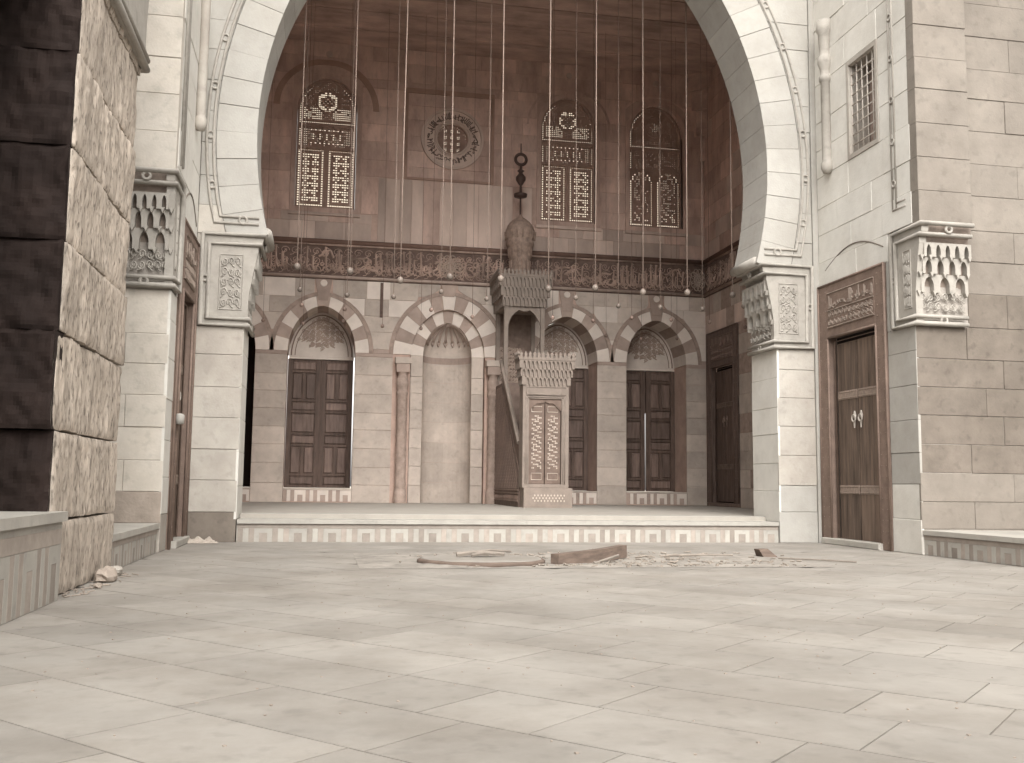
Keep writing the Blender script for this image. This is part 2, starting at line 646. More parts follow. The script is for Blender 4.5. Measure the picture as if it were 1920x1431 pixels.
PX0, PX1, PY0, PY1 = 0.34, 4.95, 9.02, 11.05       # the unpaved middle of the court
regions = [(XL - 0.02, XR + 0.02, 1.9, PY0), (XL - 0.02, PX0, PY0, PY1), (PX1, XR + 0.02, PY0, PY1), (XL - 0.02, XR + 0.02, PY1, YF + 0.02)]
flat = lambda u, v, d: (u, v, d)
rnd = random.Random(5)
s2 = math.sqrt(0.5)
A45 = math.radians(43)
ca, sa = math.cos(A45), math.sin(A45)
W_ROW = 0.46
p = -8.0
row = 0
while p < 18:
    q = -16.0 + rnd.uniform(0, 0.8)
    while q < 16:
        ln = rnd.choice((0.46, 0.6, 0.72, 0.9))
        g = 0.0035
        quad = [(p + g, q + g), (p + W_ROW - g, q + g), (p + W_ROW - g, q + ln - g), (p + g, q + ln - g)]
        quad = [(a * ca - b * sa, a * sa + b * ca) for a, b in quad]
        for (x0, x1, y0, y1) in regions:
            c = clip_rect(quad, x0, x1, y0, y1)
            if len(c) >= 3:
                area = abs(sum(c[i][0] * c[(i + 1) % len(c)][1] - c[(i + 1) % len(c)][0] * c[i][1] for i in range(len(c)))) / 2
                if area > 0.012:
                    MB().prism(flat, c, -0.04, rnd.uniform(-0.0006, 0.0004)).build('floor_slab', 'slab', court_floor)
        q += ln
    p += W_ROW
    row += 1

# unpaved patch with trodden earth
mb = MB()
nx, ny = 90, 40
vs_ = []
for j in range(ny + 1):
    for i in range(nx + 1):
        x, y = PX0 + (PX1 - PX0) * i / nx, PY0 + (PY1 - PY0) * j / ny
        e = min(i, nx - i, j, ny - j) / 3
        h = 0.003 + min(1, e) * 0.6 * (noise.noise(Vector((x * 2.2, y * 2.2, 3))) * 0.018 + noise.noise(Vector((x * 9, y * 9, 1))) * 0.010 + 0.006)
        vs_.append((x, y, h))
mb.add(vs_, [(j * (nx + 1) + i, j * (nx + 1) + i + 1, (j + 1) * (nx + 1) + i + 1, (j + 1) * (nx + 1) + i) for j in range(ny) for i in range(nx)])
o = mb.build('earth_patch', 'dirt', smooth=True)
tag(o, 'bare trodden earth in the unpaved middle of the courtyard', 'earth')
o['kind'] = 'stuff'
mb = MB()
rnd = random.Random(21)
for k in range(420):
    x = rnd.triangular(PX0 + 0.1, PX1 + 0.3, 3.2)
    y = rnd.uniform(PY0 + 0.03, PY1 - 0.1)
    a = rnd.uniform(0, math.pi)
    l = rnd.uniform(0.015, 0.07)
    z = 0.006 + rnd.random() * 0.012
    mb.tube([(x, y, z), (x + l * math.cos(a), y + l * math.sin(a), z + rnd.uniform(-0.004, 0.012))], rnd.uniform(0.003, 0.009), 4)
o = mb.build('straw_litter', 'straw')
tag(o, 'straw and chips of rubbish strewn over the bare earth patch', 'litter')
o['kind'] = 'stuff'

# raised hall floor with inlaid riser
mb = MB()
mb.box(IXL - 1, IXR + 1, YF2, YB + 1.2, -0.3, FL)
mb.box(-1.06, 6.29, YF + 0.42, YF2 + 0.01, -0.3, FL - 0.002)
mb.box(-1.06, 6.29, YF + 0.02, YF + 0.42, -0.3, STEP)
hall_floor = structure(mb.build('hall_floor', 'hall_floor'))


def riser(parent, F, u0, u1, zt, mod=0.433, band=0.055, d=0.0, flip=False):
    """marble riser: dark band above, then arches round dark squares with dark and light strips between"""
    zb = zt - band
    k = u0
    MB().fbox(F, u0, u1, zb - band + 0.002, zb - 0.002, -0.02, d + 0.004, 0.002).build('marble_band', 'riser_dark', parent)
    top = zb - band
    n = max(1, round((u1 - u0) / mod))
    m = (u1 - u0) / n
    for i in range(n):
        a = u0 + i * m
        w = m / 6.2
        xs = [a, a + w, a + 2 * w, a + 3 * w]
        for j, mt in enumerate(('riser_dark', 'riser_light', 'riser_dark')):
            MB().fbox(F, xs[j] + 0.002, xs[j + 1] - 0.002, 0.004, top - 0.002, -0.02, d + 0.003, 0.002).build('marble_strip', mt, parent)
        b0, b1 = a + 3 * w, a + m
        e = (b1 - b0) * 0.27
        zq = top * 0.68
        MB().prism(F, [(b0 + 0.002, 0.004), (b0 + e, 0.004), (b0 + e, zq), (b1 - e, zq), (b1 - e, 0.004), (b1 - 0.002, 0.004), (b1 - 0.002, top - 0.002), (b0 + 0.002, top - 0.002)], -0.02, d + 0.003).build('marble_arch', 'riser_light', parent)
        MB().fbox(F, b0 + e + 0.002, b1 - e - 0.002, 0.004, zq - 0.002, -0.02, d + 0.002, 0.002).build('marble_square', 'riser_dark', parent)


riser(hall_floor, front(YF + 0.02), -1.05, 6.29, STEP)
MB().box(-1.055, 6.288, YF - 0.012, YF + 0.43, STEP - 0.05, STEP + 0.004).build('tread', 'riser_light', hall_floor)
MB().box(-1.055, 6.288, YF + 0.435, YF + 0.75, FL - 0.04, FL + 0.003).build('tread', 'riser_light', hall_floor)

# ceiling of the hall and roof slabs
mb = MB()
mb.box(IXL - 1, IXR + 1, YF - 0.3 + 0.4, YB + 1.2, CEIL, CEIL + 0.6)
ceil = structure(mb.build('ceiling', 'ceiling_wood'))
for k in range(9):
    y = YF2 + 0.5 + k * 0.85
    MB().box(IXL, IXR, y, y + 0.16, CEIL - 0.025, CEIL + 0.01).build('ceiling_beam', 'ceiling_wood', ceil)

# hall side walls (shell)
mb = MB()
mb.box(IXL - 1.0, IXL, YF2, YB + 1.1, -0.3, CEIL)
o = thing('hall_side_wall', 'plain inner wall of the raised hall hidden behind the left pier', 'wall', (IXL, 17, 0))
mb.build('wall_core', 'hall_upper', o)

# ================================================================== the great arch wall
arch_wall = thing('arch_wall', 'pale stone wall with the huge horseshoe arch in front of the dark hall', 'wall', (CX, YF, 0))
AR, AC, AZ, ASP = 5.1, 1.50, 5.35, 3.98       # arc radius, centre offset, centre height, springing


def arch_x(z, R=AR):
    return max(0.0, (R * R - (z - AZ) ** 2)) ** 0.5 - AC


PIER_L, PIER_R = -1.07, 6.30
core = MB()
zz = [ASP + (10.2 - ASP) * k / 40 for k in range(41)]
for side in (-1, 1):
    outer = XL - 6 if side < 0 else XR + 6
    for a, b in zip(zz, zz[1:]):
        pa, pb = CX + side * (arch_x(a) + 0.03), CX + side * (arch_x(b) + 0.03)
        poly = [(outer, a), (pa, a), (pb, b), (outer, b)]
        core.prism(front(YF2), poly, 0.004, 0.81)
    edge = PIER_L - 0.012 if side < 0 else PIER_R + 0.012
    core.fbox(front(YF2), min(outer, edge), max(outer, edge), -0.3, ASP, 0.004, 0.81)
core.fbox(front(YF2), XL - 6, XR + 6, 10.2, TOP, 0.0, 0.82)
core.build('wall_core', 'joint', arch_wall)


def court_mats(z, u, rnd):
    if z > 4.4:
        return 'court_white'
    if z < 0.3:
        return rnd.choice(('court_worn', 'court_patch'))
    if z < 0.8:
        return rnd.choice(('court_stone', 'court_stone', 'court_worn'))
    return 'court_stone'


def court_mats_right(z, u, rnd):
    if z > 4.0:
        return 'court_white'
    if z < 0.93:
        return 'court_white'
    return 'court_stone'


FF = front(YF)
facing(arch_wall, 'stone_block', FF, XL, PIER_L, 0, 2.74, 0.40, 0.42, court_mats, seed=1)
facing(arch_wall, 'stone_block', FF, PIER_R, XR - 0.09, 0, 2.74, 0.40, 0.5, court_mats_right, seed=2)
facing(arch_wall, 'stone_block', FF, XL, lambda z: CX - arch_x(z, AR + 0.52) if z > 3.9 else -1.62, 2.74, 9.6, 0.41, 0.7, court_mats, seed=3)
facing(arch_wall, 'stone_block', FF, lambda z: CX + arch_x(z, AR + 0.52) if z > 3.9 else 6.86, XR - 0.09, 2.74, 9.6, 0.41, 0.7, court_mats_right, seed=4)
# thin pilaster strip in the right hand corner
MB().fbox(FF, XR - 0.085, XR - 0.002, 0, TOP, -0.02, 0.02, 0.004).build('corner_strip', 'court_white', arch_wall)
# reveals below the corbels
facing(arch_wall, 'reveal_block', face_right(PIER_L), YF - 0.001, YF2, STEP + 0.002, 2.74, 0.41, 0.85, ['court_bright'], seed=5, jit=0.003)
facing(arch_wall, 'reveal_block', face_left(PIER_R), YF - 0.001, YF2, STEP + 0.002, 2.74, 0.41, 0.85, ['court_bright'], seed=6, jit=0.003)
# voussoirs
rnd = random.Random(9)
t0 = math.asin((ASP - AZ) / AR)
t1 = math.acos(AC / AR)
NV = 23
for side in (-1, 1):
    for k in range(NV):
        a = t0 + (t1 - t0) * k / NV + 0.0004
        b = t0 + (t1 - t0) * (k + 1) / NV - 0.0004
        pin = [(CX + side * (AR * math.cos(t) - AC), AZ + AR * math.sin(t)) for t in (a, (a + b) / 2, b)]
        ro = AR + 0.515
        pout = [(CX + side * (ro * math.cos(t) - AC), AZ + ro * math.sin(t)) for t in (b, (a + b) / 2, a)]
        if k == NV - 1:
            pout[0] = (CX + side * 0.004, pout[0][1])
        pm = 'court_white'
        MB().prism(front(YF2), pin + pout, 0.0, 0.85 + rnd.uniform(-0.006, 0.006), 0.003).build('voussoir', pm, arch_wall)
# looped double moulding that follows the arch
for side in (-1, 1):
    mb = MB()
    for off in (0.55, 0.635):
        rad = AR + off
        pts = []
        zc = 4.19 if off < 0.6 else 4.105
        ts = math.asin((zc - AZ) / rad)
        pts.append((CX + side * (AR * math.cos(t0) - AC + 0.12), zc, 0.006))
        for k in range(40):
            t = ts + (t1 + 0.02 - ts) * k / 39
            pts.append((CX + side * max(0.0, rad * math.cos(t) - AC), AZ + rad * math.sin(t), 0.006))
        roll(mb, FF, pts, 0.020, 6)
    par = mb.build('arch_moulding', 'carved', arch_wall, smooth=True)
    for k in range(9):
        t = t0 + 0.14 + k * 0.118
        rad = AR + 0.592
        lp = MB()
        ring(lp, FF, CX + side * (rad * math.cos(t) - AC), AZ + rad * math.sin(t), 0.008, 0.045, 0.016)
        lp.build('loop', 'carved', par, smooth=True)
    lp = MB()
    ring(lp, FF, CX + side * (AR * math.cos(t0) - AC + 0.32), 4.147, 0.012, 0.05, 0.017)
    lp.build('loop', 'carved', par, smooth=True)


# ------------------------------------------------------------------ corbels under the arches
def corbel(parent, corner, a, La, Lb, zb=2.74, H=1.24, pmax=0.17, panel=True, tiers=True, label=None, arms=5, body_mat='carved'):
    """corner block: a = direction away from the opening; face A carries a carved panel, face B (towards the opening) the niches"""
    ax = Vector((a[0], a[1], 0))
    bx = Vector((a[2], a[3], 0))
    c0 = Vector((corner[0], corner[1], 0))

    def FA(u, z, d):
        q = c0 + ax * u - bx * d
        return (q.x, q.y, z)

    def FB(v, z, d):
        q = c0 + bx * v - ax * d
        return (q.x, q.y, z)
    zt = zb + H
    body = MB()
    # body with a stepped outline
    lev = [(0.0, 0.045), (0.10, 0.05), (0.16, 0.045), (0.34, 0.05), (0.52, 0.085), (0.68, 0.12), (0.80, 0.15), (0.86, 0.15), (0.90, pmax + 0.03), (1.0, pmax + 0.05)]
    for (h0, p0), (h1, p1) in zip(lev, lev[1:]):
        z0, z1 = zb + h0 * H, zb + h1 * H
        q = [FB(0.006, z0, p0 - 0.07), FB(0.006, z0, -0.1), FB(Lb, z0, -0.1), FB(Lb, z0, p0 - 0.07),
             FB(0.006, z1, p1 - 0.07), FB(0.006, z1, -0.1), FB(Lb, z1, -0.1), FB(Lb, z1, p1 - 0.07)]
        body.add(q, [(0, 1, 5, 4), (1, 2, 6, 5), (2, 3, 7, 6), (3, 0, 4, 7), (0, 3, 2, 1), (4, 5, 6, 7)])
    prof = [(-p_ + 0.004, zb + h_ * H) for h_, p_ in lev]
    par = body.build('corbel', body_mat, parent, label=label)
    MB().prism(FA, [(La - 0.01, zb), (La - 0.01, zt)] + prof[::-1], -0.08, 0.012).build('panel_ground', 'carved', par)
    # mouldings
    mb = MB()
    for (z0, z1, e, pj0, pj1, r) in ((zb + 0.02, zt - 0.03, La, 0.055, pmax + 0.05, 0.03), (zb + 0.105, zt - 0.155, La - 0.085, 0.055, pmax + 0.01, 0.027)):
        mb.tube([FB(Lb - 0.02, z0, pj0), FA(-pj0, z0, 0.03), FA(e, z0, 0.03), FA(e, z1, 0.03), FA(-pj1, z1, 0.03), FB(Lb - 0.02, z1, pj1)], r, 10)
    mb.build('moulding', 'carved', par, smooth=True)
    for uu, z, pj in ((Lb * 0.5, zb + 0.062, 0.07), (Lb * 0.5, zt - 0.092, pmax + 0.05)):
        lp = MB()
        ring(lp, FB, uu, z, pj - 0.01, 0.04, 0.018)
        lp.build('loop', 'carved', par, smooth=True)
    lp = MB()
    ring(lp, FA, La - 0.043, zb + 0.5 * H, 0.03, 0.036, 0.016)
    lp.build('loop', 'carved', par, smooth=True)
    # niches in tiers
    if tiers:
        for (h0, h1, n, pf, fl) in ((0.32, 0.50, arms - 2, 0.07, 0.30), (0.50, 0.66, arms - 1, 0.11, 0.27), (0.66, 0.80, arms, 0.15, 0.24)):
            t = MB()
            plate_arches(t, FB, 0.05, Lb - 0.01, zb + h0 * H, zb + h1 * H, n, pf - 0.085, pf, fill=fl, rise=0.5)
            w = Lb / n
            for k in range(n + 1):      # hanging points between the niches
                cu = min(max(w * k, 0.02), Lb - 0.03)
                t.prism(FB, [(cu - 0.026, zb + h0 * H + 0.02), (cu, zb + h0 * H - 0.045), (cu + 0.026, zb + h0 * H + 0.02)], pf - 0.05, pf + 0.002)
            t.build('niche_tier', 'carved', par)
        t = MB()
        arabesque(t, FB, 0.03, Lb - 0.04, zb + 0.14 * H, zb + 0.33 * H, 6, 2, 0.05 - 0.02, 0.010)
        t.build('scroll_relief', 'carved', par)
    if panel:
        t = MB()
        u0, u1 = 0.06, La - 0.24
        arabesque(t, FA, u0, u1, zb + 0.2 * H, zb + 0.74 * H, 3, 5, 0.016, 0.013)
        for q in ((u0 - 0.02, zb + 0.18 * H, u1 + 0.02, zb + 0.18 * H), (u0 - 0.02, zb + 0.76 * H, u1 + 0.02, zb + 0.76 * H), (u0 - 0.02, zb + 0.18 * H, u0 - 0.02, zb + 0.76 * H), (u1 + 0.02, zb + 0.18 * H, u1 + 0.02, zb + 0.76 * H)):
            roll(t, FA, [(q[0], q[1], 0.014), (q[2], q[3], 0.014)], 0.008, 4)
        t.build('carved_panel', 'carved', par)
    return par


corbel(arch_wall, (PIER_L, YF), (-1, 0, 0, 1), 0.55, 0.84, label='left corbel of the great arch with carved scroll panel')
corbel(arch_wall, (PIER_R, YF), (1, 0, 0, 1), 0.55, 0.84, label='right corbel of the great arch with hanging niches')
for side in (-1, 1):     # thick roll at the foot of the arch on the reveal
    x = CX + side * (AR * math.cos(t0) - AC)
    MB().tube([(x + side * 0.02, YF + 0.06, ASP + 0.03), (x + side * 0.02, YF2 - 0.01, ASP + 0.03)], 0.07, 10).build('arch_foot_roll', 'carved', arch_wall, smooth=True)


# ================================================================== doors
def door(name, label, F, u0, u1, H, zf, flip, sill=True, dark=False):
    """double door: carved lintel, wide nailed frame, two plank leaves with metal bands; flip: which end shows the wider jamb"""
    c = F((u0 + u1) / 2, zf, 0)
    root = thing(name, label, 'door', c)
    fm = 'shutter_panel' if dark else 'door_frame'
    lm = 'shutter_wood' if dark else 'door_wood'
    W = u1 - u0
    i0, i1 = u0 + 0.21, u1 - 0.25
    zt = zf + H
    zi = zf + H * 0.79
    fr = MB()
    fr.fbox(F, u0, i0, zf, zt, -0.1, 0.03, 0.006)
    fr.fbox(F, i1, u1, zf, zt, -0.1, 0.03, 0.006)
    fr.fbox(F, i0 - 0.001, i1 + 0.001, zi, zt - 0.001, -0.1, 0.028, 0.006)
    fo = fr.build('frame', fm, root)
    tr = MB()
    for (a, b, c_, d) in ((u0, zf, u0, zt), (u1, zf, u1, zt), (u0, zt, u1, zt), (i0, zf, i0, zi), (i1, zf, i1, zi), (i0, zi, i1, zi)):
        roll(tr, F, [(a, b, 0.03), (c_, d, 0.03)], 0.018, 6)
    for q in (0.06, 0.11):
        roll(tr, F, [(i0 + q, zf, -0.02 - q * 0.4), (i0 + q, zi - q, -0.02 - q * 0.4), (i1 - q, zi - q, -0.02 - q * 0.4), (i1 - q, zf, -0.02 - q * 0.4)], 0.014, 6)
    tr.build('frame_moulding', fm, fo, smooth=True)
    nl = MB()
    for k in range(26):
        z = zf + 0.1 + (H - 0.2) * k / 25
        for u in (u0 + 0.05, u0 + 0.16, u1 - 0.05, u1 - 0.2):
            nl.fbox(F, u - 0.006, u + 0.006, z - 0.006, z + 0.006, 0.02, 0.036)
    nl.build('nail_heads', 'door_band', fo)
    cv = MB()
    cv.fbox(F, i0 + 0.02, i1 - 0.02, zi + 0.14, zt - 0.14, 0.0, 0.036)
    co = cv.build('lintel_panel', fm, root)
    sc = MB()
    zm = (zi + zt) / 2
    script(sc, F, i0 + 0.04, i1 - 0.06, zm + 0.0, zt - 0.16, 0.04, 0.010, seed=31, dens=1.1)
    arabesque(sc, F, i0 + 0.04, i1 - 0.04, zi + 0.16, zm - 0.01, 11, 2, 0.038, 0.010)
    for z in (zi + 0.14, zm - 0.005, zt - 0.14):
        roll(sc, F, [(i0 + 0.02, z, 0.04), (i1 - 0.02, z, 0.04)], 0.011, 4)
    sc.build('carving', 'shutter_panel' if dark else 'door_carving', co)
    um = (i0 + i1) / 2
    for (a, b) in ((i0 + 0.10, um - 0.013), (um + 0.013, i1 - 0.10)):
        lf = MB()
        n = 3
        for k in range(n):
            lf.fbox(F, a + (b - a) * k / n + 0.0015, a + (b - a) * (k + 1) / n - 0.0015, zf + 0.03, zi - 0.1, -0.10, -0.055 + 0.003 * (k % 2), 0.003)
        lo = lf.build('door_leaf', lm, root)
        for zb_ in (zf + H * 0.19, zf + H * 0.545):
            bd = MB()
            bd.fbox(F, a + 0.004, b - 0.004, zb_, zb_ + 0.12, -0.06, -0.046, 0.003)
            for q in (0.02, 0.1):
                roll(bd, F, [(a + 0.005, zb_ + q, -0.044), (b - 0.005, zb_ + q, -0.044)], 0.006, 4)
            bd.build('metal_band', 'door_band' if not dark else 'minbar_side', lo)
        kn = MB()
        ku = b - 0.09 if a < um - 0.1 else a + 0.09
        if abs(a - (i0 + 0.10)) < 1e-6:
            ku = b - 0.07
        else:
            ku = a + 0.07
        kz = zf + H * 0.47
        ring(kn, F, ku, kz, -0.03, 0.045, 0.011, 12, 6)
        kn.prism(F, [(ku - 0.03, kz + 0.03), (ku, kz - 0.005), (ku + 0.03, kz + 0.03), (ku, kz + 0.1)], -0.06, -0.035)
        kn.prism(F, [(ku - 0.012, kz - 0.04), (ku, kz - 0.13), (ku + 0.012, kz - 0.04)], -0.05, -0.03)
        kn.build('knocker', 'iron_grille' if not dark else 'minbar_relief', lo)
    bk = MB()
    bk.fbox(F, i0, i1, zf, zi, -0.16, -0.11)
    bk.build('backing', 'void', root)
    if sill:
        MB().fbox(F, u0 + 0.18, u1 - 0.06, zf + 0.001, zf + 0.085, -0.1, 0.09, 0.01).build('sill', 'riser_light', root)
    return root


# ------------------------------------------------------------------ right hand court wall
FR = face_left(XR)
right_wall = thing('court_side_wall', 'bright right wall of the court with a barred window above the door', 'wall', (XR, 11.8, 0))
WIN = (11.36, 12.08, 5.30, 6.62)
DR = (11.27, 12.965, 0.0, 3.64)
RE = 10.66           # edge of the side opening on the right
wall_with_holes(FR, RE + 0.01, YF + 0.4, -0.3, TOP, [WIN, (DR[0] - 0.01, DR[1] + 0.01, -0.3, DR[3] + 0.01)], -0.6, -0.012).build('wall_core', 'joint', right_wall)


def rmats(z, u, rnd):
    if z > 3.5:
        return 'court_bright'
    return 'court_bright' if z < 0.93 else 'court_white'


facing(right_wall, 'stone_block', FR, RE, DR[0] - 0.005, 0, 2.74, 0.41, 0.7, rmats, seed=12)
facing(right_wall, 'stone_block', FR, RE + 0.55, DR[0] - 0.005, 2.74, DR[3] + 0.006, 0.45, 0.7, rmats, seed=19)
facing(right_wall, 'stone_block', FR, RE, YF, 4.0, WIN[2] - 0.04, 0.42, 0.75, rmats, seed=13)
facing(right_wall, 'stone_block', FR, RE + 0.55, YF, DR[3] + 0.006, 4.0, 0.36, 0.75, rmats, seed=14)
facing(right_wall, 'stone_block', FR, RE, WIN[0] - 0.03, WIN[2] - 0.04, WIN[3] + 0.04, 0.42, 0.75, rmats, seed=15)
facing(right_wall, 'stone_block', FR, WIN[1] + 0.03, YF, WIN[2] - 0.04, WIN[3] + 0.04, 0.42, 0.75, rmats, seed=16)
facing(right_wall, 'stone_block', FR, RE, YF, WIN[3] + 0.04, 9.6, 0.42, 0.75, rmats, seed=17)
# shallow relieving arch line over the door
mb = MB()
roll(mb, FR, [(11.3 + 1.5 * k / 14, 3.82 + 0.26 * math.sin(math.pi * (0.05 + 0.9 * k / 14)), 0.0) for k in range(15)], 0.009, 5)
mb.build('relieving_arch', 'court_worn', right_wall, smooth=True)
# vertical looped moulding beside the side opening
mb = MB()
for u in (10.98, 11.06):
    roll(mb, FR, [(u, 4.28, -0.002), (u, 9.4, -0.002)], 0.018, 6)
par = mb.build('jamb_moulding', 'carved', right_wall, smooth=True)
mb = MB()
roll(mb, FR, [(RE + 0.12, 4.26, -0.002), (11.06, 4.26, -0.002)], 0.018, 6)
roll(mb, FR, [(RE + 0.12, 4.34, -0.002), (10.98, 4.34, -0.002)], 0.018, 6)
mb.build('jamb_moulding_foot', 'carved', par, smooth=True)
for k in range(9):
    lp = MB()
    ring(lp, FR, 11.02, 4.6 + 0.55 * k, 0.006, 0.04, 0.014)
    lp.build('loop', 'carved', par, smooth=True)
# engaged colonnette
cl = MB()
cx_, cy_ = XR - 0.045, 12.60
cl.lathe(cx_, cy_, [(0.0, 5.22), (0.06, 5.24), (0.085, 5.3), (0.085, 5.38), (0.065, 5.42), (0.066, 5.47), (0.066, 6.58), (0.088, 6.60), (0.088, 6.66), (0.068, 6.68), (0.07, 6.76), (0.105, 6.86), (0.105, 6.94), (0.075, 6.97), (0.075, 7.05), (0.09, 7.3), (0.11, 7.34), (0.11, 7.5), (0.0, 7.52)], 14)
cl.build('colonnette', 'carved', right_wall, smooth=True)

win = thing('barred_window', 'tall window with a pale iron grille high in the right court wall', 'window', (XR, 11.72, 5.3))
fr = MB()
for (a, b, c_, d) in ((WIN[0] - 0.028, WIN[0] + 0.03, WIN[2] - 0.038, WIN[3] + 0.038), (WIN[1] - 0.03, WIN[1] + 0.028, WIN[2] - 0.038, WIN[3] + 0.038), (WIN[0] + 0.031, WIN[1] - 0.031, WIN[2] - 0.038, WIN[2] + 0.025), (WIN[0] + 0.031, WIN[1] - 0.031, WIN[3] - 0.025, WIN[3] + 0.038)):
    fr.fbox(FR, a, b, c_, d, -0.30, 0.006)
fr.build('window_frame', 'court_stone', win)
MB().fbox(FR, WIN[0] - 0.02, WIN[1] + 0.02, WIN[2] - 0.02, WIN[3] + 0.02, -0.45, -0.32).build('dark_shutter', 'hall_red', win)  # panel closing the recess, standing in for the dark room behind
for k in range(6):
    u = WIN[0] + 0.03 + (WIN[1] - WIN[0] - 0.06) * k / 5
    mb = MB()
    roll(mb, FR, [(u, WIN[2] + 0.02, -0.05), (u, WIN[3] - 0.02, -0.05)], 0.0105, 6)
    mb.build('grille_bar', 'iron_grille', win, smooth=True)
for k in range(10):
    z = WIN[2] + 0.02 + (WIN[3] - WIN[2] - 0.04) * k / 9
    mb = MB()
    roll(mb, FR, [(WIN[0] + 0.02, z, -0.05), (WIN[1] - 0.02, z, -0.05)], 0.0105, 6)
    mb.build('grille_bar', 'iron_grille', win, smooth=True)

door('double_door', 'tall brown double door with carved lintel in the bright right court wall', FR, DR[0], DR[1], DR[3], 0.0, True)

# ------------------------------------------------------------------ right hand side opening: jamb wall facing the camera
jamb_r = thing('jamb_wall', 'stained stone wall behind the low marble step at the right edge', 'wall', (8.5, RE, 0))
FJ = front(RE)
PE = 0.72        # width of the projecting part above the corbel
mb = MB()
mb.fbox(FJ, XR + 0.012, 11.4, -0.3, TOP, -0.5, -0.012)
mb.build('wall_core', 'joint', jamb_r)


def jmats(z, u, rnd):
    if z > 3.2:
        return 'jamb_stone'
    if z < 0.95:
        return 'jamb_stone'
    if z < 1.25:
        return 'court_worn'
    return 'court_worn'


facing(jamb_r, 'stone_block', FJ, XR, 11.0, 0.3, 2.74, 0.33, 0.95, jmats, seed=41)
facing(jamb_r, 'stone_block', FJ, XR + PE, 11.0, 2.74, 9.6, 0.41, 0.9, jmats, seed=42)
facing(jamb_r, 'arch_jamb_block', FJ, XR, XR + PE, 3.98, 9.6, 0.43, 0.55, ['jamb_stone'], d0=-0.02, d1=0.14, seed=43)
MB().fbox(FJ, XR + 0.01, XR + PE - 0.01, 3.98, 9.6, -0.02, 0.125).build('arch_jamb_core', 'joint', jamb_r)
corbel(jamb_r, (XR, RE), (0, 1, 1, 0), 0.42, PE - 0.03, label='corbel with hanging niches above the marble step on the right', body_mat='carved_grimy')

side_floor_r = MB()
side_floor_r.box(XR + 0.03, 11.2, 3.0, RE + 0.2, -0.3, 0.283)
sf = structure(side_floor_r.build('side_floor_right', 'riser_light'))
riser(sf, face_left(XR + 0.03), 4.0, RE, 0.285, mod=0.45)
MB().box(XR + 0.004, XR + 0.45, 4.0, RE - 0.002, 0.235, 0.289).build('tread', 'riser_light', sf)

# ------------------------------------------------------------------ left hand court wall with door
FLW = face_right(XL)
LE = 11.15
left_wall = thing('court_side_wall', 'narrow left wall of the court around the half hidden door', 'wall', (XL, 12, 0))
DL = (11.60, 12.985, 0.0, 3.78)
wall_with_holes(FLW, LE + 0.01, YF + 0.4, -0.3, TOP, [(DL[0] - 0.01, DL[1] + 0.01, -0.3, DL[3] + 0.01)], -0.6, -0.012).build('wall_core', 'joint', left_wall)
lm_ = lambda z, u, rnd: 'court_bright' if z > 0.3 else 'court_stone'
facing(left_wall, 'stone_block', FLW, LE, DL[0] - 0.005, 0, 2.84, 0.42, 0.6, lm_, seed=51)
facing(left_wall, 'stone_block', FLW, LE + 0.40, DL[0] - 0.005, 2.84, DL[3] + 0.006, 0.42, 0.6, lm_, seed=57)
facing(left_wall, 'stone_block', FLW, LE, YF, DL[3] + 0.006, 9.6, 0.42, 0.75, lm_, seed=52)
cl = MB()
cl.lathe(XL + 0.05, 12.42, [(0.0, 5.1), (0.06, 5.12), (0.075, 5.18), (0.075, 5.26), (0.055, 5.3), (0.062, 5.34), (0.062, 6.9), (0.08, 7.0), (0.08, 7.1), (0.0, 7.12)], 14)
cl.build('colonnette', 'court_stone', left_wall, smooth=True)
mb = MB()
roll(mb, FLW, [(11.75 + 1.1 * k / 14, 3.95 + 0.3 * math.sin(math.pi * (0.05 + 0.9 * k / 14)), 0.0) for k in range(15)], 0.012, 5)
mb.build('relieving_arch', 'court_worn', left_wall, smooth=True)
mb = MB()
for u in (11.30, 11.42):
    roll(mb, FLW, [(u, 4.3, 0.012), (u, 9.4, 0.012)], 0.022, 6)
mb.build('jamb_moulding', 'carved', left_wall, smooth=True)
dl = door('double_door', 'narrow steeply seen brown door in the left court wall beside the pier', FLW, DL[0], DL[1], DL[3], 0.0, False)
pl = MB()
pl.lathe(XL + 0.07, 11.72, [(0.0, 1.40), (0.05, 1.41), (0.055, 1.5), (0.04, 1.52), (0.0, 1.53)], 10)
tag(pl.build('white_knob', 'court_white', smooth=True), 'small white knob on the edge of the left door frame', 'knob')

jamb_l = thing('jamb_wall', 'stone wall with niche corbel between the rough pier and the left door', 'wall', (-2.6, LE, 0))
FJ2 = front(LE)
mb = MB()
mb.fbox(FJ2, -6.0, XL - 0.012, -0.3, TOP, -0.5, -0.012)
mb.build('wall_core', 'joint', jamb_l)


def jlm(z, u, rnd):
    if z < 0.68:
        return 'court_patch'
    return 'left_jamb_stone'


facing(jamb_l, 'stone_block', FJ2, -3.2, XL, 0.31, 2.84, 0.335, 0.5, jlm, seed=61)
facing(jamb_l, 'stone_block', FJ2, -4.0, XL - 0.6, 2.84, 9.6, 0.45, 0.9, jlm, seed=62)
facing(jamb_l, 'arch_jamb_block', FJ2, XL - 0.60, XL, 4.14, 9.6, 0.45, 0.75, ['left_jamb_stone'], d0=-0.02, d1=0.12, seed=63)
MB().fbox(FJ2, XL - 0.59, XL - 0.01, 4.14, 9.6, -0.02, 0.105).build('arch_jamb_core', 'joint', jamb_l)
corbel(jamb_l, (XL, LE), (0, 1, -1, 0), 0.34, 0.57, zb=2.86, H=1.28, label='corbel with stained hanging niches beside the left door', arms=5, body_mat='carved_grimy')
mb = MB()
mb.box(-6, XL - 0.03, 8.76, LE + 0.2, -0.3, 0.305)
sl = structure(mb.build('side_floor_left', 'riser_light'))
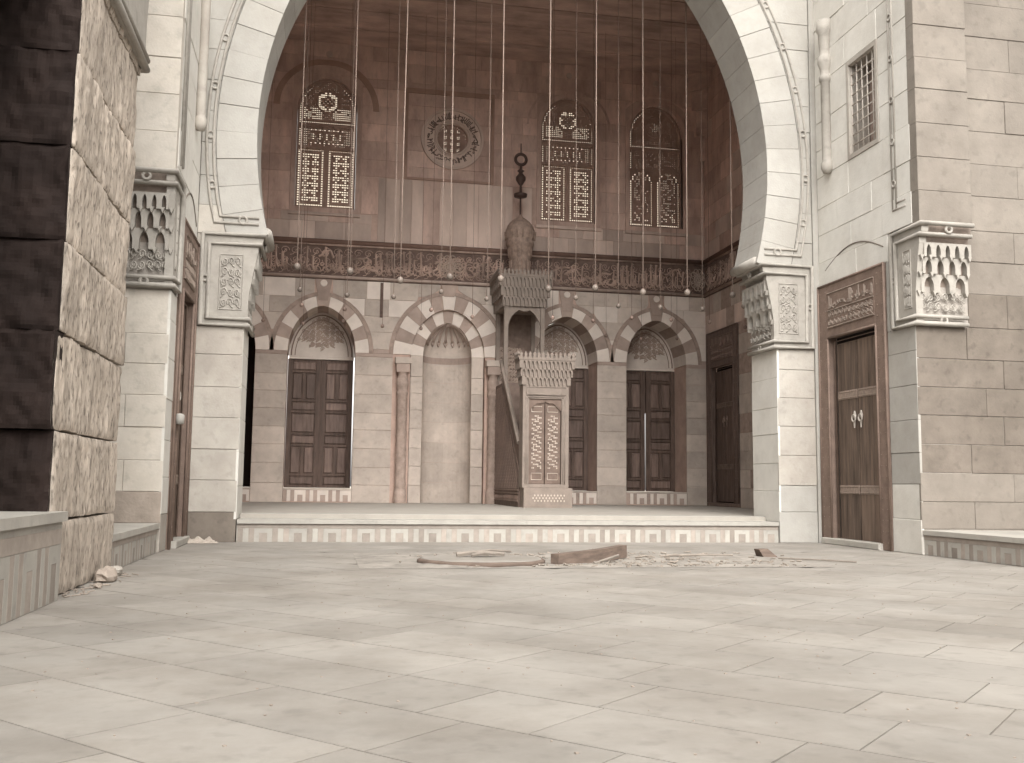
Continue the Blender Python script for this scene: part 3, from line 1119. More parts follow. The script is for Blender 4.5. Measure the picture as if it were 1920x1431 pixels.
riser(sl, face_right(XL - 0.03), 8.77, LE + 0.42, 0.307, mod=0.42)
MB().box(XL - 0.5, XL - 0.004, 8.77, LE - 0.002, 0.255, 0.311).build('tread', 'riser_light', sl)

# ------------------------------------------------------------------ rough pier in the left foreground
pier = thing('rough_pier', 'massive pier of rough hewn blocks with a black shaded end at the left edge', 'pier', (-2.3, 7.7, 0))
PN, PF = 6.72, 8.72
mb = MB()
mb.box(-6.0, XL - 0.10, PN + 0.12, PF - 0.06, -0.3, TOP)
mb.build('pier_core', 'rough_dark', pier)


def rough_block(u0, u1, z0, z1, seed, amp=0.03, x_front=XL, near=False, far=False, smooth_face=False):
    nu = max(4, int((u1 - u0) / 0.022))
    nz = max(4, int((z1 - z0) / 0.028))
    rr = random.Random(seed)
    off = rr.uniform(0, 90)
    base = rr.uniform(-0.012, 0.012)
    grid = []
    for j in range(nz + 1):
        for i in range(nu + 1):
            u = u0 + (u1 - u0) * i / nu
            z = z0 + (z1 - z0) * j / nz
            n = noise.noise(Vector((u * 7 + off, z * 2.6, off))) * amp * 0.6 + noise.noise(Vector((u * 26, z * 9 + off, 2))) * amp * 0.4 - max(0, noise.noise(Vector((u * 34, z * 12, off))) - 0.28) * amp * 1.6 + noise.noise(Vector((u * 1.7, z * 1.5, off))) * amp * 0.8
            e = min(i, nu - i, j, nz - j)
            if e == 0:
                n -= 0.009
                u += noise.noise(Vector((z * 6, off, 5))) * 0.012
                z += noise.noise(Vector((u * 6, off, 8))) * 0.008
            grid.append((x_front + base + n, u, z))
    m = MB()
    m.add(grid, [(j * (nu + 1) + i, j * (nu + 1) + i + 1, (j + 1) * (nu + 1) + i + 1, (j + 1) * (nu + 1) + i) for j in range(nz) for i in range(nu)])
    # sides back into the wall
    edge = [(i, 0) for i in range(nu + 1)] + [(nu, j) for j in range(1, nz + 1)] + [(i, nz) for i in range(nu - 1, -1, -1)] + [(0, j) for j in range(nz - 1, 0, -1)]
    k0 = len(m.v)
    vs2 = []
    for i, j in edge:
        x, y, z = grid[j * (nu + 1) + i]
        vs2 += [(x, y, z), (x_front - 0.25, y, z)]
    ne = len(edge)
    m.add(vs2, [(2 * k, 2 * ((k + 1) % ne), 2 * ((k + 1) % ne) + 1, 2 * k + 1) for k in range(ne)])
    return m


rr = random.Random(77)
courses = [(0.0, 0.50, [PN + 0.06, PF], 0.012), (0.50, 1.08, [PN + 0.05, PF], 0.022), (1.08, 1.72, [PN - 0.02, 7.36, PF + 0.03], 0.024),
           (1.72, 2.32, [PN + 0.03, PF + 0.05], 0.024), (2.32, 2.96, [PN + 0.05, 7.95, PF + 0.07], 0.022), (2.96, 3.62, [PN + 0.06, 7.5, PF + 0.12], 0.026),
           (3.62, 4.3, [PN + 0.1, 8.1, PF + 0.1], 0.02), (4.3, 5.0, [PN + 0.08, 7.6, PF + 0.1], 0.02), (5.0, 5.7, [PN + 0.08, 7.9, PF + 0.1], 0.02), (5.7, 6.5, [PN + 0.08, PF + 0.1], 0.02)]
k = 0
for z0, z1, us, amp in courses:
    for a, b in zip(us, us[1:]):
        k += 1
        gap = 0.022 if (z0 == 1.08) else 0.008
        rough_block(a + gap, b - gap, z0 + 0.008, z1 - 0.008, k, amp, near=(a == us[0])).build('rough_block', 'rough_stone', pier, smooth=True)
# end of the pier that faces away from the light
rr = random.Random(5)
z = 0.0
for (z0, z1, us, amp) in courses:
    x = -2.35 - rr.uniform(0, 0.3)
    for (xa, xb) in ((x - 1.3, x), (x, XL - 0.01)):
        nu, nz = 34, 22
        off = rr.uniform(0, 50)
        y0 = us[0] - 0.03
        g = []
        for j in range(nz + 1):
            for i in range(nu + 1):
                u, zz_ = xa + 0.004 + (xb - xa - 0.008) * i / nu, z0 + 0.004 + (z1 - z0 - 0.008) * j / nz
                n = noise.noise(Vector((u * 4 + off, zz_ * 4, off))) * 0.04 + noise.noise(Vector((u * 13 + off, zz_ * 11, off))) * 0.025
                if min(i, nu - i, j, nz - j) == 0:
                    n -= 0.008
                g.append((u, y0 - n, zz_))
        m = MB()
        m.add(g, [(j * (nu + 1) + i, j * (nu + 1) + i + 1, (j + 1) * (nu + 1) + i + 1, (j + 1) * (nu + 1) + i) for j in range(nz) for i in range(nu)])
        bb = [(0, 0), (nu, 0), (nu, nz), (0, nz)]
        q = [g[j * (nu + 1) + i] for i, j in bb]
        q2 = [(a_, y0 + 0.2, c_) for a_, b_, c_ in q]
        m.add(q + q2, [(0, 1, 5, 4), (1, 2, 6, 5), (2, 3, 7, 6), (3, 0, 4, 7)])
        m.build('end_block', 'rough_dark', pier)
# smooth moulded corbel at the top far corner of the pier
corbel(pier, (XL + 0.02, PF + 0.08), (0, -1, -1, 0), 1.6, 0.5, zb=4.36, H=1.3, panel=False, tiers=False, body_mat='carved', label='moulded corbel at the top of the rough pier')

mb = MB()
mb.box(-5.0, -1.64, 3.6, PN + 0.10, -0.3, 0.553)
sn = structure(mb.build('near_step', 'riser_light'))
riser(sn, face_right(-1.64), 4.2, PN + 0.08, 0.555, mod=0.50, band=0.10)
MB().box(-5.0, -1.612, 3.6, PN + 0.12, 0.50, 0.562).build('tread', 'riser_light', sn)

# ------------------------------------------------------------------ unseen walls and roof round the camera, shaped for the light
shell = MB()
shell.box(-6.5, -6.0, -8, 9.0, -0.3, 6.0)
shell.box(XL - 0.55, XL - 0.15, 3.1, PN + 0.1, 4.15, 6.5)  # unseen bay lintel, added to keep the pier's end dark
shell.box(-6.5, XL - 0.15, 3.1, 3.5, -0.3, 6.5)  # unseen back wall of the bay, set close to block the sun
shell.box(11.2, 11.7, -8, RE + 0.4, -0.3, 6.0)
shell.box(-6.5, 11.7, -8.5, -8, -0.3, 4.5)
o = thing('rear_court_wall', 'low walls around the rear of the court', 'wall', (2.6, -8, 0))
shell.build('wall_core', 'room_stone', o)
roof = MB()
roof.box(-6.5, XL - 0.2, -2, PN + 0.2, 6.5, 6.8)  # low bay roof out of view, added to shade the pier's end
roof.box(-6.5, XL - 0.3, 5.6, YF, TOP, TOP + 0.3)
roof.box(XR + 0.3, 11.7, 5.6, YF, TOP, TOP + 0.3)
roof.box(-6.5, 11.7, YF + 0.85, YB + 1.2, TOP, TOP + 0.2)
structure(roof.build('roof', 'room_stone'))

# ================================================================== far wall of the hall
FB_ = front(YB)
far_wall = thing('niche_wall', 'far wall of the hall with striped arches below and coloured windows above', 'wall', (CX, YB, 0))
WD = 0.98               # wall thickness
DADO = 5.08
FR0, FR1 = 5.13, 5.83   # inscription band
SPR = 3.52              # springing of the window arches
MX = 2.575              # axis of the prayer niche
WX = [-2.19, -0.12, 5.22, 7.31]
HW, RISE = 0.705, 0.98

core = MB()
# piers between the openings
edges = [IXL - 0.5]
for x in (WX[0], WX[1], MX, WX[2], WX[3]):
    h = 0.815 if x == MX else HW + 0.02
    edges += [x - h, x + h]
edges.append(IXR + 0.5)
for a, b in zip(edges[::2], edges[1::2]):
    core.fbox(FB_, a, b, -0.3, SPR, -WD, -0.012)
bounds = [IXL - 0.5, (WX[0] + WX[1]) / 2, 1.2, 3.95, (WX[2] + WX[3]) / 2, IXR + 0.5]
for k, x in enumerate((WX[0], WX[1], MX, WX[2], WX[3])):
    h, rs = (0.815, 1.03) if x == MX else (HW + 0.02, RISE + 0.02)
    arch_void(core, FB_, x, SPR, h, rs, DADO + 0.1, bounds[k], bounds[k + 1], -WD, -0.012)
core.build('wall_core', 'hall_joint', far_wall)
# upper wall core with window openings
UW = [(-0.16, 6.66), (5.24, 6.68), (7.32, 6.68)]
UH, UZ1, UAP = 0.64, 8.82, 9.55
holes = [(x - UH, x + UH, z - 0.03, UAP + 0.03) for x, z in UW] + [(2.58 - 0.75, 2.58 + 0.75, 8.38 - 0.75, 8.38 + 0.75)]
mb = wall_with_holes(FB_, IXL - 0.5, IXR + 0.5, DADO + 0.1, CEIL + 0.2, holes, -0.19, -0.012)
for x, z in UW:
    arch_void(mb, FB_, x, UZ1, UH, UAP - UZ1, UAP + 0.03, x - UH, x + UH, -0.185, -0.014)
for k in range(32):
    a, b = 2 * math.pi * k / 32, 2 * math.pi * (k + 1) / 32
    sq = lambda t: max(abs(math.cos(t)), abs(math.sin(t)))
    mb.prism(FB_, [(2.58 + 0.42 * math.cos(a), 8.38 + 0.42 * math.sin(a)), (2.58 + 0.42 * math.cos(b), 8.38 + 0.42 * math.sin(b)), (2.58 + 0.75 * math.cos(b) / sq(b), 8.38 + 0.75 * math.sin(b) / sq(b)), (2.58 + 0.75 * math.cos(a) / sq(a), 8.38 + 0.75 * math.sin(a) / sq(a))], -0.185, -0.016)
mb.build('upper_wall_core', 'hall_upper_joint', far_wall)


# striped arches of the windows and of the niche
def striped_arch(parent, cx, z0, a, h, ao, ho, n, d0, d1, keyed=True, first_light=True, band=0.085):
    inner = resample(arch_pts(cx, z0, a, h, 24), n * 4)
    outer = resample(arch_pts(cx, z0, ao, ho, 24), n * 4)
    for k in range(n):
        pin = inner[k * 4:k * 4 + 5]
        pout = outer[k * 4:k * 4 + 5]
        light = (k % 2 == 0) == first_light
        MB().prism(FB_, pin + pout[::-1], d0, d1 + (0.002 if light else 0.0), 0.004).build('voussoir', 'hall_pale' if light else 'hall_red', parent)
    if band:
        pi = resample(arch_pts(cx, z0, ao + 0.005, ho + 0.005, 24), 28)
        po = resample(arch_pts(cx, z0, ao + band, ho + band, 24), 28)
        m = MB()
        for k in range(28):
            m.prism(FB_, [pi[k], pi[k + 1], po[k + 1], po[k]], -0.012, 0.012)
        m.build('arch_band', 'hall_mid', parent)


for x in WX:
    striped_arch(far_wall, x, SPR, HW, RISE, HW + 0.285, RISE + 0.22, 11, -WD + 0.1, 0.006)
    MB().prism(FB_, [(x - 0.10, 4.62), (x + 0.10, 4.62), (x + 0.18, DADO - 0.002), (x - 0.18, DADO - 0.002)], -0.01, 0.016, 0.003).build('keystone', 'hall_red', far_wall)
    m = MB()
    m.prism(FB_, [(x + 0.075 * math.cos(t * math.pi / 8), 4.99 + 0.075 * math.sin(t * math.pi / 8)) for t in range(16)], 0.0, 0.035, 0.012)
    m.build('boss', 'hall_pale', far_wall)
striped_arch(far_wall, MX, SPR, 0.80, 1.02, 1.19, 1.33, 13, -0.2, 0.006, band=0.085)
MB().prism(FB_, [(MX - 0.11, 4.82), (MX + 0.11, 4.82), (MX + 0.18, DADO - 0.002), (MX - 0.18, DADO - 0.002)], -0.01, 0.016, 0.003).build('keystone', 'hall_red', far_wall)

# lower wall blocks
ring_half = arch_half(HW + 0.375, RISE + 0.31)
mring_half = arch_half(1.28, 1.42)


def edge_of(x, side, niche=False):
    def f(z):
        if z < SPR:
            return x + side * (1.19 if niche else HW)
        hf = (mring_half if niche else ring_half)(z - SPR)
        return x + side * max(hf, 0.19)
    return f


def hmats(z, u, rnd):
    if z > SPR:
        return rnd.choice(('hall_pale', 'hall_light'))
    return 'hall_light'


spans = [(lambda z: IXL, edge_of(WX[0], -1)), (edge_of(WX[0], 1), edge_of(WX[1], -1)), (edge_of(WX[1], 1), edge_of(MX, -1, True)),
         (edge_of(MX, 1, True), edge_of(WX[2], -1)), (edge_of(WX[2], 1), edge_of(WX[3], -1)), (edge_of(WX[3], 1), lambda z: IXR)]
for k, (l, r) in enumerate(spans):
    facing(far_wall, 'stone_block', FB_, l, r, FL, SPR - 0.08, 0.39, 0.62, hmats, seed=100 + k, jit=0.003)
    facing(far_wall, 'stone_block', FB_, l, r, SPR + 0.09, DADO, 0.37, 0.55, hmats, seed=120 + k, jit=0.003)
    zc = SPR
    MB().fbox(FB_, l(SPR - 0.05) + 0.002, r(SPR - 0.05) - 0.002, SPR - 0.078, SPR - 0.002, -0.03, 0.004, 0.003).build('spring_course', 'hall_red', far_wall)
    a, b = l(SPR + 0.01), r(SPR + 0.01)
    MB().fbox(FB_, a + 0.002, b - 0.002, SPR + 0.002, SPR + 0.088, -0.03, 0.004, 0.003).build('spring_course', 'hall_red', far_wall)
# a slot in the spandrel beside the second window, drawn as a dark strip
MB().fbox(FB_, 1.08, 1.14, 4.30, 5.06, 0.0, 0.02, 0.003).build('iron_strip', 'frieze_ground', far_wall)

# mouldings and inscription band
for (z, r, dd, mt) in ((FR1 + 0.06, 0.055, 0.045, 'hall_upper_dark'), (FR1 + 0.0, 0.03, 0.03, 'frieze_script'), (FR0 + 0.0, 0.035, 0.03, 'hall_red')):
    m = MB()
    roll(m, FB_, [(IXL, z, dd), (IXR, z, dd)], r, 8)
    m.build('band_moulding', mt, far_wall, smooth=True)
    m = MB()
    roll(m, face_left(IXR), [(YF2, z, dd), (YB, z, dd)], r, 8)
    m.build('band_moulding', mt, far_wall, smooth=True)
MB().fbox(FB_, IXL, IXR, DADO - 0.001, FR1 + 0.04, -0.02, 0.012).build('inscription_ground', 'frieze_ground', far_wall, label='dark carved inscription band across the far wall')
m = MB()
script(m, FB_, IXL + 0.1, IXR - 0.35, FR0 + 0.07, FR1 - 0.05, 0.022, 0.022, seed=8, dens=1.0)
script(m, FB_, IXL + 0.14, IXR - 0.35, FR0 + 0.06, FR1 - 0.2, 0.018, 0.017, seed=18, dens=1.1)
arabesque(m, FB_, IXL + 0.1, IXR - 0.3, FR0 + 0.06, FR1 - 0.06, 52, 3, 0.013, 0.008)
m.build('inscription', 'frieze_script', far_wall, label='flowing carved inscription of tall strokes and scrolls')
for x in (MX, IXR - 0.19):
    m = MB()
    k = 0.27 if x == MX else 0.26
    sx = 1.0 if x == MX else 0.68
    G = lambda u, z, d, x=x, sx=sx: FB_(x + (u - x) * sx, z, d)
    for q in range(10):
        a = q * math.pi / 5
        ring(m, G, x + 0.175 * math.cos(a), 5.48 + 0.175 * math.sin(a), 0.03, 0.085, 0.012, 12, 4)
        ring(m, G, x + 0.085 * math.cos(a), 5.48 + 0.085 * math.sin(a), 0.026, 0.06, 0.009, 10, 4)
    m.build('knot_medallion', 'medallion', far_wall)

# upper wall blocks
UB0 = FR1 + 0.12


def um(z, u, rnd):
    return 'hall_upper'


wl = lambda x: (lambda z: x - UH - 0.06)
wr = lambda x: (lambda z: x + UH + 0.06)
FRAME_SQ = (1.52, 3.52, 7.40, 9.44)


def upper(l, r, z0, z1, seed, mt=None, bw=0.62, ch=0.40):
    facing(far_wall, 'stone_block', FB_, l, r, z0, z1, ch, bw, mt or um, seed=seed, jit=0.004)


for k, (l, r) in enumerate(((IXL, UW[0][0] - UH - 0.1), (UW[0][0] + UH + 0.1, FRAME_SQ[0]), (FRAME_SQ[1], UW[1][0] - UH - 0.1), (UW[1][0] + UH + 0.1, UW[2][0] - UH - 0.1), (UW[2][0] + UH + 0.1, IXR))):
    upper(l, r, 7.40, UAP + 0.05, 200 + k)
    if k in (0, 3, 4):
        upper(l, r, 6.56, 7.40, 210 + k)
for (l, r) in ((IXL, 0.85), (4.4, IXR)):
    upper(l, r, UB0, 6.54, 220 + int(l), mt=['hall_panel', 'hall_panel', 'hall_upper'], bw=0.5, ch=0.36)
upper(IXL, IXR, UAP + 0.06, CEIL, 230, bw=0.8)
# upright marble slabs below the round window
rnd = random.Random(44)
x = 0.62
while x < 4.38:
    w = rnd.choice((0.17, 0.22, 0.3, 0.36, 0.26))
    x2 = min(x + w, 4.42)
    zlo = UB0 if x > 0.86 else 6.56
    MB().fbox(FB_, x + 0.003, x2 - 0.003, zlo, 7.38, -0.03, rnd.uniform(-0.002, 0.006), 0.004).build('upright_slab', rnd.choice(('hall_panel', 'hall_panel', 'hall_upper')), far_wall)
    x = x2
# square frame round the round window
for (a, b, c_, d) in ((FRAME_SQ[0], FRAME_SQ[1], FRAME_SQ[3] - 0.07, FRAME_SQ[3] + 0.04), (FRAME_SQ[0], FRAME_SQ[1], FRAME_SQ[2], FRAME_SQ[2] + 0.05), (FRAME_SQ[0], FRAME_SQ[0] + 0.07, FRAME_SQ[2] + 0.052, FRAME_SQ[3] - 0.072), (FRAME_SQ[1] - 0.07, FRAME_SQ[1], FRAME_SQ[2] + 0.052, FRAME_SQ[3] - 0.072)):
    MB().fbox(FB_, a, b, c_, d, -0.03, 0.012, 0.004).build('square_frame', 'hall_upper_shade', far_wall)
for (zz0, zz1, l, r) in ((FRAME_SQ[2] + 0.052, 7.68, None, None), (7.68, 9.08, None, None), (9.08, FRAME_SQ[3] - 0.072, None, None)):
    for sgn in (-1, 1):
        lim = lambda z: max(0.0, 0.705 ** 2 - (z - 8.38) ** 2) ** 0.5
        if sgn < 0:
            facing(far_wall, 'stone_block', FB_, FRAME_SQ[0] + 0.072, lambda z: 2.58 - lim(z), zz0, zz1, 0.36, 0.8, um, seed=300, jit=0.003)
        else:
            facing(far_wall, 'stone_block', FB_, lambda z: 2.58 + lim(z), FRAME_SQ[1] - 0.072, zz0, zz1, 0.36, 0.8, um, seed=301, jit=0.003)


# ------------------------------------------------------------------ coloured windows
def lattice(mb, F, u0, u1, z0, z1, nu, nz, hole, d0, d1):
    w, h = (u1 - u0) / nu, (z1 - z0) / nz
    for j in range(nz):
        for i in range(nu):
            a, c = u0 + w * i, z0 + h * j
            s = hole(i, j, a + w / 2, c + h / 2)
            if s is None:
                continue
            if s <= 0:
                mb.add([F(a, c, d1), F(a + w, c, d1), F(a + w, c + h, d1), F(a, c + h, d1)], [(0, 1, 2, 3)])
            else:
                p, q = w * (1 - s) / 2, h * (1 - s) / 2
                o_ = [(a, c), (a + w, c), (a + w, c + h), (a, c + h)]
                i_ = [(a + p, c + q), (a + w - p, c + q), (a + w - p, c + h - q), (a + p, c + h - q)]
                vs = [F(*t, d1) for t in o_] + [F(*t, d1) for t in i_] + [F(*t, d0) for t in i_]
                fs = []
                for k in range(4):
                    l = (k + 1) % 4
                    fs += [(k, l, 4 + l, 4 + k), (4 + k, 4 + l, 8 + l, 8 + k)]
                mb.add(vs, fs)
    return mb


def star6(du, dz, R):
    def tri(sg):
        return all(math.cos(a) * du + math.sin(a) * dz * sg < R / 2 for a in (math.radians(-90), math.radians(30), math.radians(150)))
    return tri(1) or tri(-1)


def coloured_window(x, z0, label, leafy=False, seed=0):
    root = thing('coloured_window', label, 'window', (x, YB, z0))
    hw = 0.60
    D0, D1 = -0.14, -0.10
    rnd = random.Random(seed)
    zl1 = z0 + 1.31          # top of lower lights
    zm0, zm1 = zl1 + 0.06, zl1 + 0.50
    zh0, zh1 = zm1 + 0.07, UAP
    # stucco frame
    fr = MB()
    outer = [(x - UH + 0.005, z0 - 0.02), (x + UH - 0.005, z0 - 0.02)] + [(q[0], q[1]) for q in arch_pts(x, UZ1, UH - 0.005, UAP - UZ1, 14)[::-1]]
    inner = [(x - hw, z0 + 0.03), (x + hw, z0 + 0.03)] + [(q[0], q[1]) for q in arch_pts(x, UZ1, hw, UAP - UZ1 - 0.05, 14)[::-1]]
    n = len(outer)
    for k in range(n):
        l = (k + 1) % n
        fr.prism(FB_, [outer[k], outer[l], inner[l], inner[k]], -0.2, -0.085)
    fr.fbox(FB_, x - hw, x + hw, zl1 - 0.005, zm0 + 0.005, -0.2, -0.09)
    fr.fbox(FB_, x - hw, x + hw, zm1 - 0.005, zh0 + 0.005, -0.2, -0.09)
    fr.fbox(FB_, x - 0.05, x + 0.05, z0 + 0.03, zl1 - 0.006, -0.2, -0.09)
    fr.build('window_frame', 'gypsum', root)
    # surround
    sr = MB()
    so = [(x - UH - 0.095, z0 - 0.13), (x + UH + 0.095, z0 - 0.13), (x + UH + 0.095, UZ1)] + [(q[0], q[1]) for q in arch_pts(x, UZ1, UH + 0.095, UAP - UZ1 + 0.095, 14)[::-1]][1:] 
    si = [(x - UH, z0 - 0.025), (x + UH, z0 - 0.025), (x + UH, UZ1)] + [(q[0], q[1]) for q in arch_pts(x, UZ1, UH, UAP - UZ1, 14)[::-1]][1:]
    n = len(so)
    for k in range(n):
        l = (k + 1) % n
        sr.prism(FB_, [so[k], so[l], si[l], si[k]], -0.1, 0.014)
    sr.build('window_surround', 'hall_upper', root)
    MB().fbox(FB_, x - UH - 0.12, x + UH + 0.12, z0 - 0.2, z0 - 0.132, -0.02, 0.05, 0.006).build('window_sill', 'hall_panel', root)
    # lower lights
    for (a, b) in ((x - hw, x - 0.05), (x + 0.05, x + hw)):
        NU, NZ = 11, 24
        am = (a + b) / 2
        if not leafy:
            def hole(i, j, u, z):
                if i in (0, NU - 1) or j in (0, NZ - 1):
                    return 0.7
                if i in (1, NU - 2) or j in (1, NZ - 2):
                    return -1
                if i in (3, 7):
                    return 0.72 if rnd.random() < 0.95 else 0.4
                if (j - 2) % 3 in (0, 1):
                    return 0.7 if rnd.random() < 0.93 and (i != 5 or (j - 2) % 3) else -1
                return -1
        else:
            def hole(i, j, u, z):
                t = (z - (zl1 - 0.29)) / 0.27
                lim = 0.25 * (math.sqrt(max(0, 1 - t * t)) if t > 0 else 1)
                du = abs(u - am)
                if du > lim + 0.012:
                    return -1
                if du > lim - 0.045 or j in (0, NZ - 1):
                    return 0.72
                if du > lim - 0.09 or j == 1:
                    return -1
                if z < z0 + 0.36:
                    return 0.6 if rnd.random() < 0.42 else -1
                return 0.5 if rnd.random() < 0.5 else -1
        lt = MB()
        lattice(lt, FB_, a, b, z0 + 0.03, zl1, NU, NZ, hole, D0, D1)
        lo = lt.build('lower_light', 'gypsum', root)
        pn = MB()
        pn.fbox(FB_, a + 0.002, b - 0.002, z0 + 0.032, zl1 - 0.002, D0 - 0.012, D0 - 0.006)
        pn.build('pane', 'window_glass', lo)
    # middle panel
    lt = MB()
    NU, NZ = 25, 9

    def hole(i, j, u, z):
        if i in (0, NU - 1):
            return 0.6
        if i in (1, NU - 2):
            return -1
        if i in (2, 3, NU - 3, NU - 4) and j not in (0, NZ - 1) and not leafy:
            return 0.5
        if leafy:
            return 0.42 if rnd.random() < 0.42 else -1
        if j in (1, 7) and i % 2:
            return 0.66
        if 2 < j < 6 and i % 3 == 0:
            return 0.64
        return 0.42 if rnd.random() < 0.3 else -1
    lattice(lt, FB_, x - hw, x + hw, zm0, zm1, NU, NZ, hole, D0, D1)
    lo = lt.build('middle_light', 'gypsum', root)
    MB().fbox(FB_, x - hw + 0.002, x + hw - 0.002, zm0 + 0.002, zm1 - 0.002, D0 - 0.012, D0 - 0.006).build('pane', 'window_glass', lo)
    # arched head
    lt = MB()
    NU, NZ = 27, 22
    hf = arch_half(hw - 0.0, UAP - UZ1 - 0.05)
    zc = zh0 + 0.50
    w = 2 * hw / NU

    def hole(i, j, u, z):
        lim = hf(z - UZ1) if z > UZ1 else hw
        du = u - x
        if abs(du) > lim + w * 1.2 or z > UAP:
            return None
        if abs(du) > lim - w:
            return 0.66 if abs(du) < lim + 0.3 * w else -1
        if j == 0:
            return 0.62
        if j == 1 or abs(du) > lim - 2 * w:
            return -1
        r = math.hypot(du, z - zc)
        if leafy:
            if r < 0.1:
                return 0.55 if rnd.random() < 0.7 else -1
            if j in (2, 3) and i % 2:
                return 0.45
            return 0.42 if rnd.random() < 0.35 else -1
        if r < 0.215:
            if star6(du, z - zc, 0.215):
                return 0.5 if (i + j) % 2 and rnd.random() < 0.8 else -1
            return 0.85
        if r < 0.27:
            return -1
        pr = 0.9 if z < zc - 0.16 and abs(du) > 0.1 else 0.5
        return (0.66 if pr > 0.5 else 0.42) if rnd.random() < pr else -1
    lattice(lt, FB_, x - hw, x + hw, zh0, UAP - 0.02, NU, NZ, hole, D0, D1)
    lo = lt.build('arched_light', 'gypsum', root)
    gp = [(x - hw + 0.004, zh0 + 0.002), (x + hw - 0.004, zh0 + 0.002)] + [(q[0], q[1]) for q in arch_pts(x, UZ1, hw - 0.004, UAP - UZ1 - 0.06, 12)[::-1]]
    MB().prism(FB_, gp, D0 - 0.012, D0 - 0.006).build('pane', 'window_glass', lo)
    m = MB()
    ring(m, FB_, x, zc, D1 + 0.004, 0.235, 0.012, 24, 5)
    m.build('star_ring', 'gypsum', root)
    return root


coloured_window(UW[0][0], UW[0][1], 'leftmost arched coloured window, under the dark hood arch', seed=1)
coloured_window(UW[1][0], UW[1][1], 'middle arched coloured window, right of the tall finial', seed=2)
coloured_window(UW[2][0], UW[2][1], 'rightmost coloured window with two small arched leafy lights', leafy=True, seed=3)
# hood arches over the windows
for (x, a, h, th, mt) in ((UW[0][0] - 0.02, 1.0, 1.02, 0.13, 'hall_upper_shade'), (UW[1][0], 0.93, 0.92, 0.05, 'hall_upper'), (UW[2][0], 0.93, 0.92, 0.05, 'hall_upper')):
    pi = arch_pts(x, UZ1 + 0.05, a, h - 0.06, 14)
    po = arch_pts(x, UZ1 + 0.05, a + th, h - 0.06 + th * 0.9, 14)
    m = MB()
    for k in range(len(pi) - 1):
        m.prism(FB_, [pi[k], pi[k + 1], po[k + 1], po[k]], -0.01, 0.02)
    m.build('hood_arch', mt, far_wall)
for x in (UW[0][0], UW[1][0], UW[2][0]):
    m = MB()
    m.prism(FB_, [(x + 0.07 * math.cos(t * math.pi / 8), 10.08 + 0.07 * math.sin(t * math.pi / 8)) for t in range(16)], 0.0, 0.03, 0.012)
    m.build('boss', 'hall_panel', far_wall)

# ------------------------------------------------------------------ round window with inscription ring
rw = thing('round_window', 'round pierced window ringed by carved lettering in a square frame', 'window', (2.58, YB, 7.7))


def annulus(mb, F, cu, cz, r0, r1, d0, d1, n=40):
    for k in range(n):
        a, b = 2 * math.pi * k / n, 2 * math.pi * (k + 1) / n
        mb.prism(F, [(cu + r0 * math.cos(a), cz + r0 * math.sin(a)), (cu + r0 * math.cos(b), cz + r0 * math.sin(b)), (cu + r1 * math.cos(b), cz + r1 * math.sin(b)), (cu + r1 * math.cos(a), cz + r1 * math.sin(a))], d0, d1)
    return mb


m = MB()
annulus(m, FB_, 2.58, 8.38, 0.36, 0.64, -0.1, 0.02)
ro = m.build('lettering_ring', 'hall_panel', rw)
m = MB()
annulus(m, FB_, 2.58, 8.38, 0.645, 0.70, -0.1, 0.045)
ring(m, FB_, 2.58, 8.38, 0.03, 0.36, 0.02, 36, 6)
ring(m, FB_, 2.58, 8.38, 0.03, 0.40, 0.010, 36, 5)
m.build('rim', 'hall_panel', rw, smooth=False)
PO = lambda u, z, d: FB_(2.58 + (0.40 + z) * math.sin(u / 0.5), 8.38 + (0.40 + z) * math.cos(u / 0.5), d)
m = MB()
script(m, PO, 0, 2 * math.pi * 0.5, 0.03, 0.21, 0.028, 0.010, seed=12, dens=1.0)
m.build('lettering', 'frieze_ground', ro)
m = MB()
NU = 22
rnd = random.Random(6)


def hole(i, j, u, z):
    r = math.hypot(u - 2.58, z - 8.38)
    if r > 0.39:
        return None
    if r > 0.345:
        return -1
    if r > 0.31:
        return 0.55 if (i + j) % 2 else -1
    if r > 0.27:
        return -1
    if i % 4 in (2, 3):
        return 0.72 if (j % 4) < 2 else (0.5 if j % 4 == 2 and i % 2 else -1)
    return -1


lattice(m, FB_, 2.58 - 0.4, 2.58 + 0.4, 7.98, 8.78, NU, NU, hole, -0.14, -0.10)
lo = m.build('pierced_screen', 'gypsum', rw)
m = MB()
m.prism(FB_, [(2.58 + 0.39 * math.cos(t * math.pi / 12), 8.38 + 0.39 * math.sin(t * math.pi / 12)) for t in range(24)], -0.152, -0.146)
m.build('pane', 'window_glass', lo)

# ------------------------------------------------------------------ side wall of the hall on the right
side = thing('hall_side_wall', 'right inner wall of the hall behind the big arch pier', 'wall', (IXR, 17.5, 0))
FS = face_left(IXR)
SD = (19.30, 20.98)
wall_with_holes(FS, YF2, YB + 0.5, -0.3, CEIL + 0.2, [(SD[0] - 0.01, SD[1] + 0.01, 0.42, 4.22)], -0.6, -0.012).build('wall_core', 'hall_upper_joint', side)
facing(side, 'stone_block', FS, YF2 + 0.01, SD[0] - 0.01, FL, 4.22, 0.40, 0.7, ['hall_light', 'hall_light', 'hall_mid'], seed=401, jit=0.003)
facing(side, 'stone_block', FS, SD[1] + 0.01, YB, FL, 4.22, 0.40, 0.7, ['hall_light'], seed=402, jit=0.003)
facing(side, 'stone_block', FS, YF2 + 0.01, YB, 4.23, DADO, 0.43, 0.5, ['hall_light', 'hall_mid', 'hall_panel'], seed=403, jit=0.003)
facing(side, 'stone_block', FS, YF2 + 0.01, YB, UB0, CEIL, 0.41, 0.75, ['hall_upper', 'hall_upper', 'hall_panel'], seed=404, jit=0.003)
